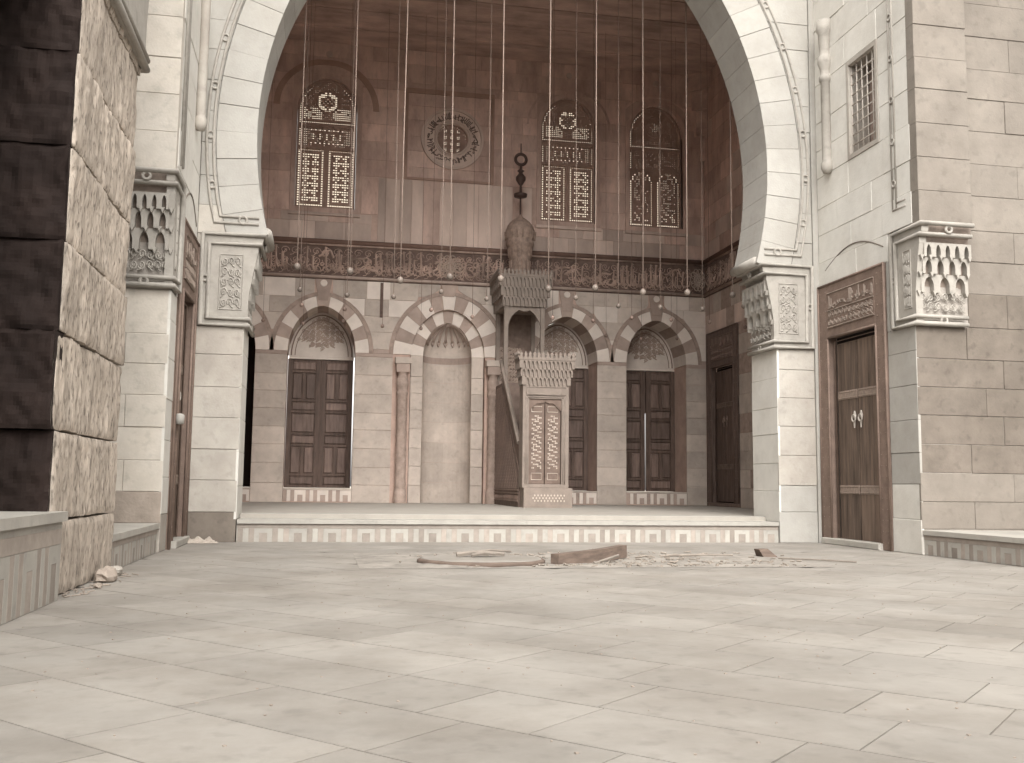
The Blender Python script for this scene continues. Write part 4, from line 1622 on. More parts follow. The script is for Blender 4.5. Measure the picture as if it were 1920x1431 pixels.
MB().fbox(FS, YF2 + 0.01, YB, DADO, FR1 + 0.04, -0.02, 0.012).build('inscription_ground', 'frieze_ground', side)
m = MB()
script(m, FS, YF2 + 0.1, YB - 0.1, FR0 + 0.07, FR1 - 0.05, 0.022, 0.022, seed=28)
arabesque(m, FS, YF2 + 0.1, YB - 0.1, FR0 + 0.06, FR1 - 0.06, 34, 3, 0.013, 0.008)
m.build('inscription', 'frieze_script', side)
MB().fbox(FS, SD[0] - 0.02, SD[1] + 0.015, FL, 0.42, -0.05, 0.05, 0.01).build('door_plinth', 'shutter_panel', side)
door('double_door', 'dark framed door in the side wall beyond the right arch pier', FS, SD[0], SD[1], 3.78, 0.422, True, sill=False, dark=True)
# stepped corner bracket under the ceiling
br = MB()
for k, (w, z0_, z1_) in enumerate(((0.42, 9.95, CEIL), (0.30, 9.5, 9.95), (0.19, 8.9, 9.5), (0.10, 8.3, 8.9))):
    br.add([(IXR, YB, z0_), (IXR - w, YB, z0_), (IXR, YB - w, z0_), (IXR, YB, z1_), (IXR - w, YB, z1_), (IXR, YB - w, z1_)], [(0, 1, 2), (3, 5, 4), (1, 4, 5, 2), (0, 3, 4, 1), (0, 2, 5, 3)])
br.build('corner_bracket', 'ceiling_wood', ceil)


# ------------------------------------------------------------------ shuttered windows below
def shutters(x, label, centre_gap=0.001, right_gap=0.001, empty=False, seed=0):
    root = thing('shuttered_window', label, 'window', (x, YB, 0.64))
    YS = -0.80
    F = FB_
    zs0, zs1 = 0.645, 3.44
    if not empty:
        um_ = x
        for sgn in (-1, 1):
            a, b = (x - HW - 0.01, um_ - centre_gap) if sgn < 0 else (um_ + centre_gap, x + HW + 0.01 - right_gap)
            st = 0.10
            lf = MB()
            lf.fbox(F, a, b, zs0, zs1, YS - 0.05, YS - 0.02)
            lf.fbox(F, a, a + st, zs0, zs1, YS - 0.02, YS + 0.012, 0.004)
            lf.fbox(F, b - st, b, zs0, zs1, YS - 0.02, YS + 0.012, 0.004)
            lo = lf.build('shutter_leaf', 'shutter_wood', root)
            rows = [0.20, 0.60, 0.20, 0.44, 0.20, 0.60, 0.20]
            tot = sum(rows) + 0.055 * 8
            sc = (zs1 - zs0) / tot
            z = zs0 + 0.055 * sc
            for q, hgt in enumerate(rows):
                h = hgt * sc
                rl = MB()
                rl.fbox(F, a + st + 0.001, b - st - 0.001, z - 0.05 * sc, z - 0.002, YS - 0.02, YS + 0.012, 0.004)
                rl.build('rail', 'shutter_wood', lo)
                if q in (1, 5):
                    mid = (a + b) / 2
                    for (c_, d) in ((a + st, mid - 0.03), (mid + 0.03, b - st)):
                        MB().fbox(F, c_ + 0.012, d - 0.012, z + 0.01, z + h - 0.01, YS - 0.02, YS + 0.006, 0.022).build('panel', 'shutter_panel', lo)
                    MB().fbox(F, mid - 0.028, mid + 0.028, z, z + h, YS - 0.02, YS + 0.01, 0.003).build('stile', 'shutter_wood', lo)
                else:
                    MB().fbox(F, a + st + 0.012, b - st - 0.012, z + 0.01, z + h - 0.01, YS - 0.02, YS + 0.006, 0.022).build('panel', 'shutter_panel', lo)
                z += h + 0.055 * sc
        # stop strips added behind the joints of the leaves to keep light out
        if centre_gap < 0.005:
            MB().fbox(F, x - 0.03, x + 0.03, zs0, zs1, YS - 0.07, YS - 0.052).build('stop_strip', 'shutter_wood', root)
        else:
            MB().fbox(F, x - 0.03, x + 0.03, 2.45, zs1, YS - 0.07, YS - 0.052).build('stop_strip', 'shutter_wood', root)
        tp = MB()
        zt0 = 3.46
        hf = arch_half(HW - 0.005, RISE - 0.01)
        pts = [(x - HW + 0.005, zt0), (x + HW - 0.005, zt0)] + arch_pts(x, SPR, HW - 0.005, RISE - 0.01, 14)[::-1]
        tp.prism(F, pts, YS - 0.05, YS + 0.01)
        to = tp.build('tympanum', 'tympanum', root)
        rl = MB()
        ins = lambda u, z, m_: (abs(u - x) + m_ * 0.8 < hf(max(0, z + m_ - SPR)) - 0.08) and z > 3.62 + 0.18 * abs(math.sin((u - x) * 4))
        arabesque(rl, F, x - HW, x + HW, 3.58, 4.5, 10, 7, YS + 0.012, 0.017, inside=ins, seed=seed)
        arabesque(rl, F, x - HW + 0.05, x + HW - 0.03, 3.63, 4.5, 13, 9, YS + 0.010, 0.010, inside=ins, seed=seed + 9)
        rl.build('carved_relief', 'tympanum_relief', to)
        ed = MB()
        ei = arch_pts(x, SPR + 0.0, HW - 0.05, RISE - 0.07, 14)
        ed.tube([F(u, z, YS + 0.015) for u, z in ei], 0.014, 5)
        ed.tube([F(u, z, YS + 0.015) for u, z in arch_pts(x, SPR + 0.0, HW - 0.13, RISE - 0.18, 14)], 0.009, 5)
        ed.build('tympanum_moulding', 'minbar_relief', to)
        MB().fbox(F, x - HW + 0.004, x + HW - 0.004, 3.442, 3.475, YS - 0.05, YS + 0.04, 0.004).build('lintel', 'hall_pale', root)
    else:
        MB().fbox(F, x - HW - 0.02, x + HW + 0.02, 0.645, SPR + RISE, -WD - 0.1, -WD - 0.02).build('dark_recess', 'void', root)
    # sill and inlaid panel under it
    sl_ = MB()
    sl_.fbox(F, x - HW + 0.002, x + HW - 0.002, FL, 0.60, -WD, -0.01)
    sl_.build('sill_core', 'hall_joint', root)
    MB().fbox(F, x - HW + 0.003, x + HW - 0.003, 0.602, 0.640, -WD, 0.006, 0.004).build('sill', 'hall_light', root)
    n = 3
    m_ = (2 * HW - 0.01) / n
    for i in range(n):
        a = x - HW + 0.005 + i * m_
        w = m_ / 6.0
        for j, mt in enumerate(('hall_red', 'hall_pale', 'hall_red')):
            MB().fbox(F, a + j * w + 0.002, a + (j + 1) * w - 0.002, FL + 0.02, 0.598, -0.02, 0.0, 0.002).build('marble_strip', mt, root)
        b0, b1 = a + 3 * w, a + m_
        e = (b1 - b0) * 0.27
        MB().prism(F, [(b0 + 0.002, FL + 0.02), (b0 + e, FL + 0.02), (b0 + e, 0.50), (b1 - e, 0.50), (b1 - e, FL + 0.02), (b1 - 0.002, FL + 0.02), (b1 - 0.002, 0.598), (b0 + 0.002, 0.598)], -0.02, 0.0).build('marble_arch', 'hall_pale', root)
        MB().fbox(F, b0 + e + 0.002, b1 - e - 0.002, FL + 0.02, 0.498, -0.02, -0.001, 0.002).build('marble_square', 'hall_red', root)
    return root


shutters(WX[0], 'black window opening just visible beside the left arch pier', empty=True)
shutters(WX[1], 'panelled dark shutters left of the prayer niche, light at their right edge', right_gap=0.022, seed=5)
shutters(WX[2], 'dark shuttered window half hidden behind the pulpit', seed=6)
shutters(WX[3], 'dark shutters at right with a bright slit between the leaves', centre_gap=0.015, seed=7)

# ------------------------------------------------------------------ prayer niche
mih = thing('prayer_niche', 'tall arched prayer niche with striped inner arch and two side columns', 'niche', (MX, YB, FL))
AI, HI = 0.53, 0.74
m = MB()
# inner order, set back
for sgn in (-1, 1):
    a, b = (MX - 0.80, MX - AI) if sgn < 0 else (MX + AI, MX + 0.80)
    z = FL
    rr = random.Random(3)
    while z < SPR - 0.05:
        h = min(rr.uniform(0.36, 0.44), SPR - z)
        if SPR - z - h < 0.2:
            h = SPR - z
        mtn = 'hall_red' if z + h > SPR - 0.01 and False else 'hall_light'
        MB().fbox(FB_, a + 0.003, b - 0.003, z + 0.003, z + h - 0.003, -0.6, -0.10, 0.004).build('jamb_block', mtn, mih)
        z += h
inner = resample(arch_pts(MX, SPR, AI, HI, 24), 11 * 4)
outer = resample(arch_pts(MX, SPR, 0.81, 1.04, 24), 11 * 4)
for k in range(11):
    light = k % 2 == 0
    MB().prism(FB_, inner[k * 4:k * 4 + 5] + outer[k * 4:k * 4 + 5][::-1], -0.6, -0.10, 0.004).build('voussoir', 'hall_pale' if light else 'hall_red', mih)
# concave niche: courses of curved slabs, then the hood
NS = 16
zc = FL
rr = random.Random(4)
while zc < SPR - 0.02:
    h = min(0.44, SPR - zc)
    if SPR - zc - h < 0.25:
        h = SPR - zc
    for half in ((0, 8), (8, 16)):
        mm = MB()
        for k in range(*half):
            a, b = math.pi * k / NS, math.pi * (k + 1) / NS
            pa = (MX + AI * math.cos(a), YB + 0.13 + AI * 0.9 * math.sin(a))
            pb = (MX + AI * math.cos(b), YB + 0.13 + AI * 0.9 * math.sin(b))
            mm.add([(pa[0], pa[1], zc + 0.002), (pb[0], pb[1], zc + 0.002), (pb[0], pb[1], zc + h - 0.002), (pa[0], pa[1], zc + h - 0.002)], [(0, 1, 2, 3)])
        mm.build('niche_slab', 'hall_red' if zc + h > SPR - 0.01 and h < 0.2 else 'hall_light', mih, smooth=True)
    zc += h
mm = MB()
g = []
NR = 10
hfi = arch_half(AI, HI)
for j in range(NR + 1):
    t = HI * j / NR * 0.999
    hw_ = hfi(t)
    for k in range(NS + 1):
        a = math.pi * k / NS
        g.append((MX + hw_ * math.cos(a), YB + 0.13 + hw_ * 0.9 * math.sin(a), SPR + t))
mm.add(g, [(j * (NS + 1) + k, j * (NS + 1) + k + 1, (j + 1) * (NS + 1) + k + 1, (j + 1) * (NS + 1) + k) for j in range(NR) for k in range(NS)])
mm.build('hood', 'hall_light', mih, smooth=True)
mm = MB()
for k in range(9):
    a = math.pi * (0.06 + 0.11 * k)
    pts = []
    for j in range(5, NR + 1):
        t = HI * j / NR * 0.99
        hw_ = hfi(t) * 0.99
        pts.append((MX + hw_ * math.cos(a), YB + 0.125 + hw_ * 0.9 * math.sin(a), SPR + t))
    mm.tube(pts, 0.03, 5)
    mm.tube([(MX + hfi(0.3) * 0.985 * math.cos(a + 0.09 * q), YB + 0.125 + hfi(0.3) * 0.885 * math.sin(a + 0.09 * q), SPR + 0.27 + 0.1 * abs(q)) for q in (-2, -1, 0, 1, 2)], 0.022, 5)
mm.build('hood_relief', 'hall_red', mih, smooth=True)
mm = MB()
mm.box(MX - 0.82, MX + 0.82, YB + 0.62, YB + WD, -0.2, SPR + 1.1)
mm.build('niche_back', 'hall_joint', mih)
mm = MB()
for k in range(NS):
    a, b = math.pi * k / NS, math.pi * (k + 1) / NS
    pa = (MX + (AI - 0.006) * math.cos(a), YB + 0.13 + (AI - 0.006) * 0.9 * math.sin(a))
    pb = (MX + (AI - 0.006) * math.cos(b), YB + 0.13 + (AI - 0.006) * 0.9 * math.sin(b))
    mm.add([(*pa, SPR - 0.12), (*pb, SPR - 0.12), (*pb, SPR + 0.02), (*pa, SPR + 0.02)], [(0, 1, 2, 3)])
mm.build('dark_course', 'hall_red', mih, smooth=True)
for sgn in (-1, 1):
    cx_ = MX + sgn * 0.98
    cy_ = YB - 0.11
    c = MB()
    c.lathe(cx_, cy_, [(0.13, FL), (0.13, FL + 0.28), (0.10, FL + 0.32), (0.12, FL + 0.40), (0.115, FL + 0.46), (0.11, FL + 0.52), (0.108, 2.62), (0.125, 2.65), (0.125, 2.70), (0.10, 2.73), (0.12, 2.80), (0.135, 2.88), (0.12, 2.98), (0.09, 3.04), (0.10, 3.08), (0.12, 3.12)], 16)
    co = c.build('column', 'hall_mid', mih, smooth=True)
    sp = MB()
    for tw in range(5):
        sp.tube([(cx_ + 0.109 * math.cos(tw * 1.2566 + q * 0.55), cy_ + 0.109 * math.sin(tw * 1.2566 + q * 0.55), FL + 0.55 + (2.05) * q / 24) for q in range(25)], 0.008, 4)
    sp.build('shaft_carving', 'hall_mid', co)
    MB().box(cx_ - 0.14, cx_ + 0.14, cy_ - 0.12, YB + 0.02, 3.12, 3.30).build('capital_block', 'hall_red', co)
    MB().box(cx_ - 0.165, cx_ + 0.165, cy_ - 0.14, YB + 0.02, 3.302, SPR - 0.09).build('impost_block', 'hall_light', co)

# ------------------------------------------------------------------ pulpit
minb = thing('pulpit', 'tall carved wooden pulpit with bulb finial right of the prayer niche', 'pulpit', (4.05, 19.5, FL))
MX0, MX1 = 3.60, 4.48
YP = 17.9
FP = front(YP)
FPS = face_left(MX0)     # left flank
plb = MB()
plb.box(MX0 + 0.03, MX1 + 0.07, YP - 0.02, YP + 0.4, FL, 0.71)
po = plb.build('plinth', 'minbar_wood', minb)
m = MB()
lattice(m, FP, 3.78, 4.40, 0.45, 0.60, 24, 5, lambda i, j, u, z: 0.6 if (i + j) % 2 == 0 and j not in (9,) else None, 0.02, 0.028)
iv = MB()
for i in range(20):
    for j in range(3):
        u, z = 3.79 + i * 0.031, 0.47 + j * 0.05
        if (i + j) % 2:
            iv.prism(FP, [(u, z), (u + 0.016, z - 0.02), (u + 0.03, z + 0.004), (u + 0.014, z + 0.024)], 0.02, 0.026)
iv.build('plinth_inlay', 'ivory', po, kind='stuff')
# portal
pt = MB()
D_L, D_R, D_T, D_B = 3.72, 4.34, 2.36, 0.78
pt.fbox(FP, MX0, D_L, 0.71, 2.62, -0.12, 0.0, 0.004)
pt.fbox(FP, D_R, MX1, 0.71, 2.62, -0.12, 0.0, 0.004)
pt.fbox(FP, D_L - 0.001, D_R + 0.001, D_T, 2.619, -0.12, -0.002, 0.004)
pt.fbox(FP, D_L - 0.001, D_R + 0.001, 0.711, D_B, -0.12, 0.003, 0.004)
pt.box(MX0 + 0.002, MX0 + 0.06, YP + 0.12, YP + 0.34, 0.71, 2.615)
pt.box(MX1 - 0.06, MX1 - 0.002, YP + 0.12, YP + 0.34, 0.71, 2.615)
pto = pt.build('portal_frame', 'minbar_wood', minb)
m = MB()
for q in (0.0, 0.035):
    roll(m, FP, [(D_L - 0.03 - q, D_B, 0.006), (D_L - 0.03 - q, D_T + 0.03 + q, 0.006), (D_R + 0.03 + q, D_T + 0.03 + q, 0.006), (D_R + 0.03 + q, D_B, 0.006)], 0.009, 5)
for (a, b) in ((3.66, 4.42),):
    roll(m, FP, [(a, 2.44, 0.004), (b, 2.44, 0.004), (b, 2.58, 0.004), (a, 2.58, 0.004), (a, 2.44, 0.004)], 0.007, 5)
m.build('portal_moulding', 'minbar_wood', pto, smooth=True)
# scalloped head of the doorway
m = MB()
n = 14
pts = []
for k in range(n + 1):
    t = k / n
    u = D_L + (D_R - D_L) * t
    drop = 0.05 + 0.18 * max(0, (abs(t - 0.5) * 2) ** 3) + 0.03 * abs(math.sin(t * math.pi * 4))
    pts.append((u, D_T - drop))
for p_, q_ in zip(pts, pts[1:]):
    m.prism(FP, [p_, q_, (q_[0], D_T), (p_[0], D_T)], -0.06, -0.03)
m.build('scalloped_head', 'minbar_side', pto)
um_ = (D_L + D_R) / 2
for (a, b) in ((D_L + 0.01, um_ - 0.008), (um_ + 0.008, D_R - 0.01)):
    m = MB()
    m.fbox(FP, a, b, D_B + 0.005, D_T, -0.10, -0.06, 0.003)
    lo = m.build('door_leaf', 'minbar_side', minb)
    iv = MB()
    for i in range(7):
        for j in range(30):
            u = a + 0.05 + (b - a - 0.10) * (i + 0.5) / 7
            z = 1.06 + (2.06 - 1.06) * (j + 0.5) / 30
            if hash((i * 31 + j * 17) % 101) % 5 < 2 or ((i % 3 == 1) and (j % 5 == 2)):
                r = 0.013
                an = (i * 7 + j * 3) % 5
                iv.prism(FP, [(u + r * math.cos(an + t * math.pi / 2) * (1.3 if t % 2 else 0.8), z + r * 1.4 * math.sin(an + t * math.pi / 2)) for t in range(4)], -0.062, -0.055)
    iv.build('ivory_inlay', 'ivory', lo, kind='stuff')
    for (z0_, z1_) in ((0.86, 0.98), (2.12, 2.22)):
        m = MB()
        c_, d = a + 0.05, b - 0.05
        roll(m, FP, [(c_, z0_, -0.056), (d, z0_, -0.056), (d, z1_, -0.056), (c_, z1_, -0.056), (c_, z0_, -0.056)], 0.007, 5)
        m.build('cross_panel', 'ivory', lo)


def muqarnas_cornice(parent, x0, x1, y0, y1, z0, z1, proj, n, name, tiers=3, side_n=4):
    """stepped niche cornice round front and flanks: cells line up from tier to tier"""
    ob = MB()
    w = (x1 - x0) / n
    xm = (x0 + x1) / 2
    for t in range(tiers):
        a, b = z0 + (z1 - z0) * t / tiers, z0 + (z1 - z0) * (t + 1) / tiers
        pj = proj * (t + 1) / tiers
        half = (x1 - x0) / 2 + pj - 0.003
        off = 0.0
        k0 = int((half - off * w) / w)
        m = 2 * k0 + (1 if off else 0)
        u0 = xm - (k0 + off) * w
        u1 = xm + (k0 + off) * w
        plate_arches(ob, front(y0), u0, u1, a, b, int(round((u1 - u0) / w)), pj - 0.055, pj, fill=0.35, rise=0.5, seg=4)
        for (p_, q_) in ((xm - half, u0), (u1, xm + half)):
            if q_ - p_ > 0.004:
                ob.fbox(front(y0), p_, q_, a, b, pj - 0.04, pj)
        plate_arches(ob, face_left(x0), y0 - pj + 0.06, y1, a, b, side_n, pj - 0.055, pj, fill=0.35, rise=0.5, seg=4)
        plate_arches(ob, face_right(x1), y0 - pj + 0.06, y1, a, b, side_n, pj - 0.055, pj, fill=0.35, rise=0.5, seg=4)
        ob.box(x0 - pj + 0.045, x1 + pj - 0.045, y0 - pj + 0.045, y1, a, b - 0.001)
    ob.box(x0 - proj - 0.012, x1 + proj + 0.012, y0 - proj - 0.012, y1, z1, z1 + 0.035)
    return ob.build(name, 'minbar_wood', parent)


def cresting(parent, x0, x1, y0, y1, z, n, ns):
    ob = MB()
    prof = lambda w, h: [(-0.45 * w, 0), (0.45 * w, 0), (0.22 * w, 0.28 * h), (0.40 * w, 0.55 * h), (0.2 * w, 0.72 * h), (0, h), (-0.2 * w, 0.72 * h), (-0.40 * w, 0.55 * h), (-0.22 * w, 0.28 * h)]
    w = (x1 - x0) / n
    for k in range(n):
        c = x0 + w * (k + 0.5)
        ob.prism(front(y0), [(c + a, z + b) for a, b in prof(w, 0.13)], -0.012, 0.012)
    for Fs, xx in ((face_left, x0), (face_right, x1)):
        ws = (y1 - y0) / ns
        for k in range(ns):
            c = y0 + ws * (k + 0.5)
            ob.prism(Fs(xx), [(c + a, z + b) for a, b in prof(ws, 0.13)], -0.012, 0.012)
    return ob.build('cresting', 'minbar_wood', parent)


pc = muqarnas_cornice(minb, MX0, MX1, YP, YP + 0.34, 2.62, 3.08, 0.09, 11, 'portal_cornice', tiers=3)
cresting(pc, MX0 - 0.1, MX1 + 0.1, YP - 0.09, YP + 0.34, 3.115, 13, 4)
# flanks with stairs
YBK = YB - 0.02
for X0_, Fside in ((MX0, face_left), (MX1, face_right)):
    m = MB()
    Fz = Fside(X0_)
    # side wall below the rail: from portal top edge to the seat
    yr0, yr1 = YP + 0.34, 20.15
    poly = [(yr0, FL), (YBK, FL), (YBK, 2.86), (yr1, 2.86), (yr0, 1.02)]
    m.prism(Fz, poly, -0.05, 0.0)
    so = m.build('flank', 'minbar_side', minb)
    m = MB()
    roll(m, Fz, [(yr0, 1.55, 0.0), (yr1 + 0.1, 3.34, 0.0)], 0.045, 6)
    m.build('hand_rail', 'minbar_wood', so, smooth=False)
    m = MB()
    m.prism(Fz, [(yr0, 1.02), (yr1, 2.86), (yr1, 3.26), (yr0, 1.5)], -0.03, -0.012)
    m.build('balustrade_panel', 'minbar_side', so)
    m = MB()
    dd_ = 0.006
    def in_flank(u, z, mg):
        return z > 0.7 and z + mg < 0.9 + (u - yr0) * 1.0 + 0.0 and u > yr0 + 0.1 and u < YBK - 0.1 and z < 2.8
    for i in range(30):
        for j in range(34):
            u = yr0 + (YBK - yr0) * (i + 0.5 * (j % 2)) / 30
            z = 0.72 + 2.1 * j / 34
            if not in_flank(u, z, 0.03):
                continue
            sg = 1 if (i + j // 2) % 2 else -1
            m.prism(Fz, [(u - 0.016 * sg, z - 0.034), (u + 0.010 * sg, z - 0.020), (u + 0.020 * sg, z + 0.034), (u - 0.006 * sg, z + 0.016)], -0.001, 0.008)
    m.build('strapwork', 'minbar_relief', so)
    m = MB()
    for (a, b, c_, d) in ((YBK - 0.1, 0.66, YBK - 0.1, 1.85), (yr0, 0.66, YBK, 0.66), (yr0, 0.60, YBK, 0.60), (yr0 + 0.05, 0.45, YBK - 0.05, 0.45)):
        roll(m, Fz, [(a, b, 0.004), (c_, d, 0.004)], 0.014, 5)
    arabesque(m, Fz, yr0 + 0.05, YBK - 0.05, 0.46, 0.58, 26, 1, 0.004, 0.008)
    m.build('flank_moulding', 'minbar_relief', so)
nst = 9
for k in range(nst):
    y = YP + 0.34 + (20.15 - YP - 0.34) * k / nst
    MB().box(MX0 + 0.055, MX1 - 0.055, y, y + 0.24, FL, FL + 0.28 * (k + 1)).build('stair', 'minbar_side', minb)
# seat with canopy
YC = 20.0
seat = MB()
seat.box(MX0 + 0.052, MX1 - 0.052, 20.15, YBK, 2.80, 2.86)
seat.build('seat', 'minbar_side', minb)
for (x, y) in ((MX0 + 0.01, YC + 0.02), (MX1 - 0.09, YC + 0.02), (MX0 + 0.01, YBK - 0.1), (MX1 - 0.09, YBK - 0.1)):
    MB().box(x, x + 0.085, y, y + 0.085, 2.86 if y > 20.5 else 2.3, 4.48).build('post', 'minbar_wood', minb)
bp = MB()
bp.box(MX0 + 0.08, MX1 - 0.08, YBK - 0.06, YBK - 0.02, 2.86, 4.48)
bpo = bp.build('back_panel', 'minbar_side', minb)
m = MB()
arabesque(m, front(YBK - 0.06), MX0 + 0.09, MX1 - 0.3, 2.86, 3.75, 8, 11, 0.005, 0.013)
m.build('back_carving', 'medallion', bpo)
m = MB()
n = 18
pts = []
for k in range(n + 1):
    t = k / n
    u = MX0 + 0.095 + (MX1 - MX0 - 0.19) * t
    drop = 0.06 + 0.34 * (abs(t - 0.5) * 2) ** 4 + 0.035 * abs(math.sin(t * math.pi * 3))
    pts.append((u, 4.48 - drop))
for p_, q_ in zip(pts, pts[1:]):
    m.prism(front(YC + 0.02), [p_, q_, (q_[0], 4.48), (p_[0], 4.48)], -0.05, -0.02)
m.build('canopy_head', 'minbar_wood', minb)
cc = muqarnas_cornice(minb, MX0, MX1, YC, YBK, 4.48, 5.10, 0.13, 11, 'canopy_cornice', tiers=3, side_n=6)
cresting(cc, MX0 - 0.14, MX1 + 0.14, YC - 0.13, YBK - 0.05, 5.135, 14, 10)
bx_, by_ = 4.03, 20.55
bu = MB()
bu.lathe(bx_, by_, [(0.19, 5.1), (0.19, 5.30), (0.205, 5.34), (0.225, 5.60), (0.24, 5.64), (0.255, 5.84), (0.28, 5.88), (0.30, 5.92), (0.305, 5.98), (0.295, 6.01), (0.315, 6.06), (0.325, 6.14), (0.315, 6.24), (0.28, 6.34), (0.22, 6.42), (0.14, 6.49), (0.06, 6.54), (0.025, 6.60)], 24)
buo = bu.build('bulb_finial', 'bulb_wood', minb, smooth=True)
m = MB()
for k in range(16):
    a = 2 * math.pi * k / 16
    for (r, z0_, z1_) in ((0.207, 5.32, 5.57), (0.238, 5.66, 5.84), (0.318, 6.04, 6.2)):
        m.tube([(bx_ + r * math.cos(a), by_ + r * math.sin(a), z0_), (bx_ + (r + 0.02) * math.cos(a), by_ + (r + 0.02) * math.sin(a), z1_)], 0.02, 4)
m.build('bulb_ribs', 'bulb_wood', buo, kind='stuff')
fi = MB()
fi.lathe(bx_, by_, [(0.02, 6.56), (0.02, 6.98), (0.14, 7.0), (0.15, 7.06), (0.03, 7.10), (0.025, 7.25), (0.05, 7.28), (0.11, 7.38), (0.11, 7.44), (0.06, 7.5), (0.04, 7.54), (0.08, 7.58), (0.03, 7.62), (0.02, 7.72)], 16)
fi.tube([(bx_ + 0.12 * math.cos(t * math.pi / 10), by_, 7.84 + 0.12 * math.sin(t * math.pi / 10)) for t in range(20)], 0.035, 8, closed=True)
fi.tube([(bx_, by_, 7.94), (bx_, by_, 8.2)], 0.012, 6)
fi.build('metal_finial', 'finial_metal', minb, smooth=True)

# ------------------------------------------------------------------ hanging globes
X0, DX = -0.47, 0.757
rows = [(14.6, list(range(0, 10)), 'nearest', 0.0085, 'rope', 0.050), (15.9, [0, 1, 2, 3, 4, 6, 7, 8, 9, 10], 'second', 0.005, 'rope', 0.041), (17.5, [0, 1, 3, 4, 6, 7, 8, 9, 10, 11], 'third', 0.0035, 'wire', 0.038), (19.2, [-1, 0, 1, 2, 3, 8, 9, 10], 'farthest', 0.003, 'wire', 0.036)]
ZG = 3.84
ords = ['first', 'second', 'third', 'fourth', 'fifth', 'sixth', 'seventh', 'eighth', 'ninth', 'tenth', 'eleventh', 'twelfth']
gm = {}
rnd = random.Random(88)
for (y, ks, rowname, rr_, rm, gr) in rows:
    rope = MB()
    rope.tube([(0, 0, gr * 0.8), (0.004, 0, 2.0), (-0.003, 0, 4.2), (0, 0, CEIL - ZG - 0.02)], rr_, 6)
    ball = MB()
    n = 10
    ball.lathe(0, 0, [(max(0.001, gr * math.sin(math.pi * k / n)), gr * 1.08 * -math.cos(math.pi * k / n)) for k in range(n + 1)], 16)
    cap = MB()
    cap.lathe(0, 0, [(0.004, gr * 1.25), (gr * 0.25, gr * 1.2), (gr * 0.38, gr * 1.0), (gr * 0.42, gr * 0.93)], 10)
    src = None
    for i, k in enumerate(ks):
        z = ZG + rnd.uniform(-0.07, 0.07) + (0.1 if (y == 14.6 and k == 0) else 0)
        root = thing('hanging_globe', '%s globe from the left in the %s row of hanging globes' % (ords[i], rowname), 'globe', (X0 + DX * k + rnd.uniform(-0.015, 0.015), y + rnd.uniform(-0.03, 0.03), z), 'globes hung on long cords from the ceiling')
        root.rotation_euler = (rnd.uniform(-0.004, 0.004), rnd.uniform(-0.005, 0.005), rnd.uniform(0, 6))
        if src is None:
            a = rope.build('cord', rm, None, smooth=True)
            b = ball.build('ball', 'globe' if y < 16 else 'globe_dark', None, smooth=True)
            c = cap.build('cap', 'wire', None, smooth=True)
            src = (a, b, c)
            trio = src
        else:
            trio = []
            for q in src:
                w = q.copy()
                col.objects.link(w)
                trio.append(w)
        for q in trio:
            q.parent = root
            q.matrix_parent_inverse = Matrix.Identity(4)

# ------------------------------------------------------------------ things lying about the court
# round slab with chipped edge
disc = thing('round_slab', 'low broken round slab lying on the bare earth', 'slab', (1.56, 9.72, 0))
m = MB()
n = 40
rnd = random.Random(3)
ring_ = []
for k in range(n):
    a = 2 * math.pi * k / n
    r = 0.60 + noise.noise(Vector((math.cos(a) * 2, math.sin(a) * 2, 4))) * 0.09
    ring_.append((1.56 + r * math.cos(a), 9.72 + r * 0.86 * math.sin(a)))
m.prism(flat, ring_, -0.02, 0.045, 0.012)
do = m.build('slab_body', 'slab', disc)
m = MB()
rim_ = [(x + (x - 1.56) * 0.012, y + (y - 9.72) * 0.012, 0.012) for x, y in ring_]
m.tube(rim_, 0.03, 6, closed=True)
m.build('slab_edge', 'old_wood', disc, smooth=True)
m = MB()
for (x, y, l, a, r) in ((1.32, 9.82, 0.34, 0.2, 0.014), (1.40, 9.95, 0.42, -0.25, 0.012), (1.45, 9.7, 0.3, 0.5, 0.010), (1.55, 10.2, 0.4, 0.12, 0.009)):
    o = MB()
    o.tube([(x, y, 0.07), (x + l * 0.5 * math.cos(a), y + l * 0.5 * math.sin(a), 0.085), (x + l * math.cos(a), y + l * math.sin(a), 0.07)], r * 1.6, 5)
    lab = {1.32: 'short thick stick at the left end of the round slab', 1.40: 'longest stick lying across the round slab', 1.45: 'thin stick nearest the front of the round slab', 1.55: 'slender stick pointing right on the round slab'}[x]
    tag(o.build('stick', 'old_wood_pale'), lab, 'stick', 'sticks on the round slab')


def curved_beam(name, label, p0, p1, hgt, thick, bow, tilt, material):
    a, b = Vector((*p0, 0)), Vector((*p1, 0))
    dirv = (b - a)
    L_ = dirv.length
    dirv.normalize()
    nrm = Vector((dirv.y, -dirv.x, 0))
    m = MB()
    n = 14
    vs, fs = [], []
    for k in range(n + 1):
        t = k / n
        c = a + dirv * (L_ * t) + nrm * (bow * math.sin(math.pi * t))
        zb_ = -0.02 + tilt * t
        w = 0.004 * noise.noise(Vector((t * 6, 1, 2)))
        for (s_, zz_) in ((-thick / 2, zb_), (thick / 2 + w, zb_), (thick / 2 + w, zb_ + hgt), (-thick / 2, zb_ + hgt)):
            q = c + nrm * s_
            vs.append((q.x, q.y, zz_))
    for k in range(n):
        for i in range(4):
            j = (i + 1) % 4
            fs.append((k * 4 + i, k * 4 + j, (k + 1) * 4 + j, (k + 1) * 4 + i))
    fs += [(0, 1, 2, 3), (n * 4 + 3, n * 4 + 2, n * 4 + 1, n * 4)]
    m.add(vs, fs)
    return tag(m.build(name, material), label, 'timber')


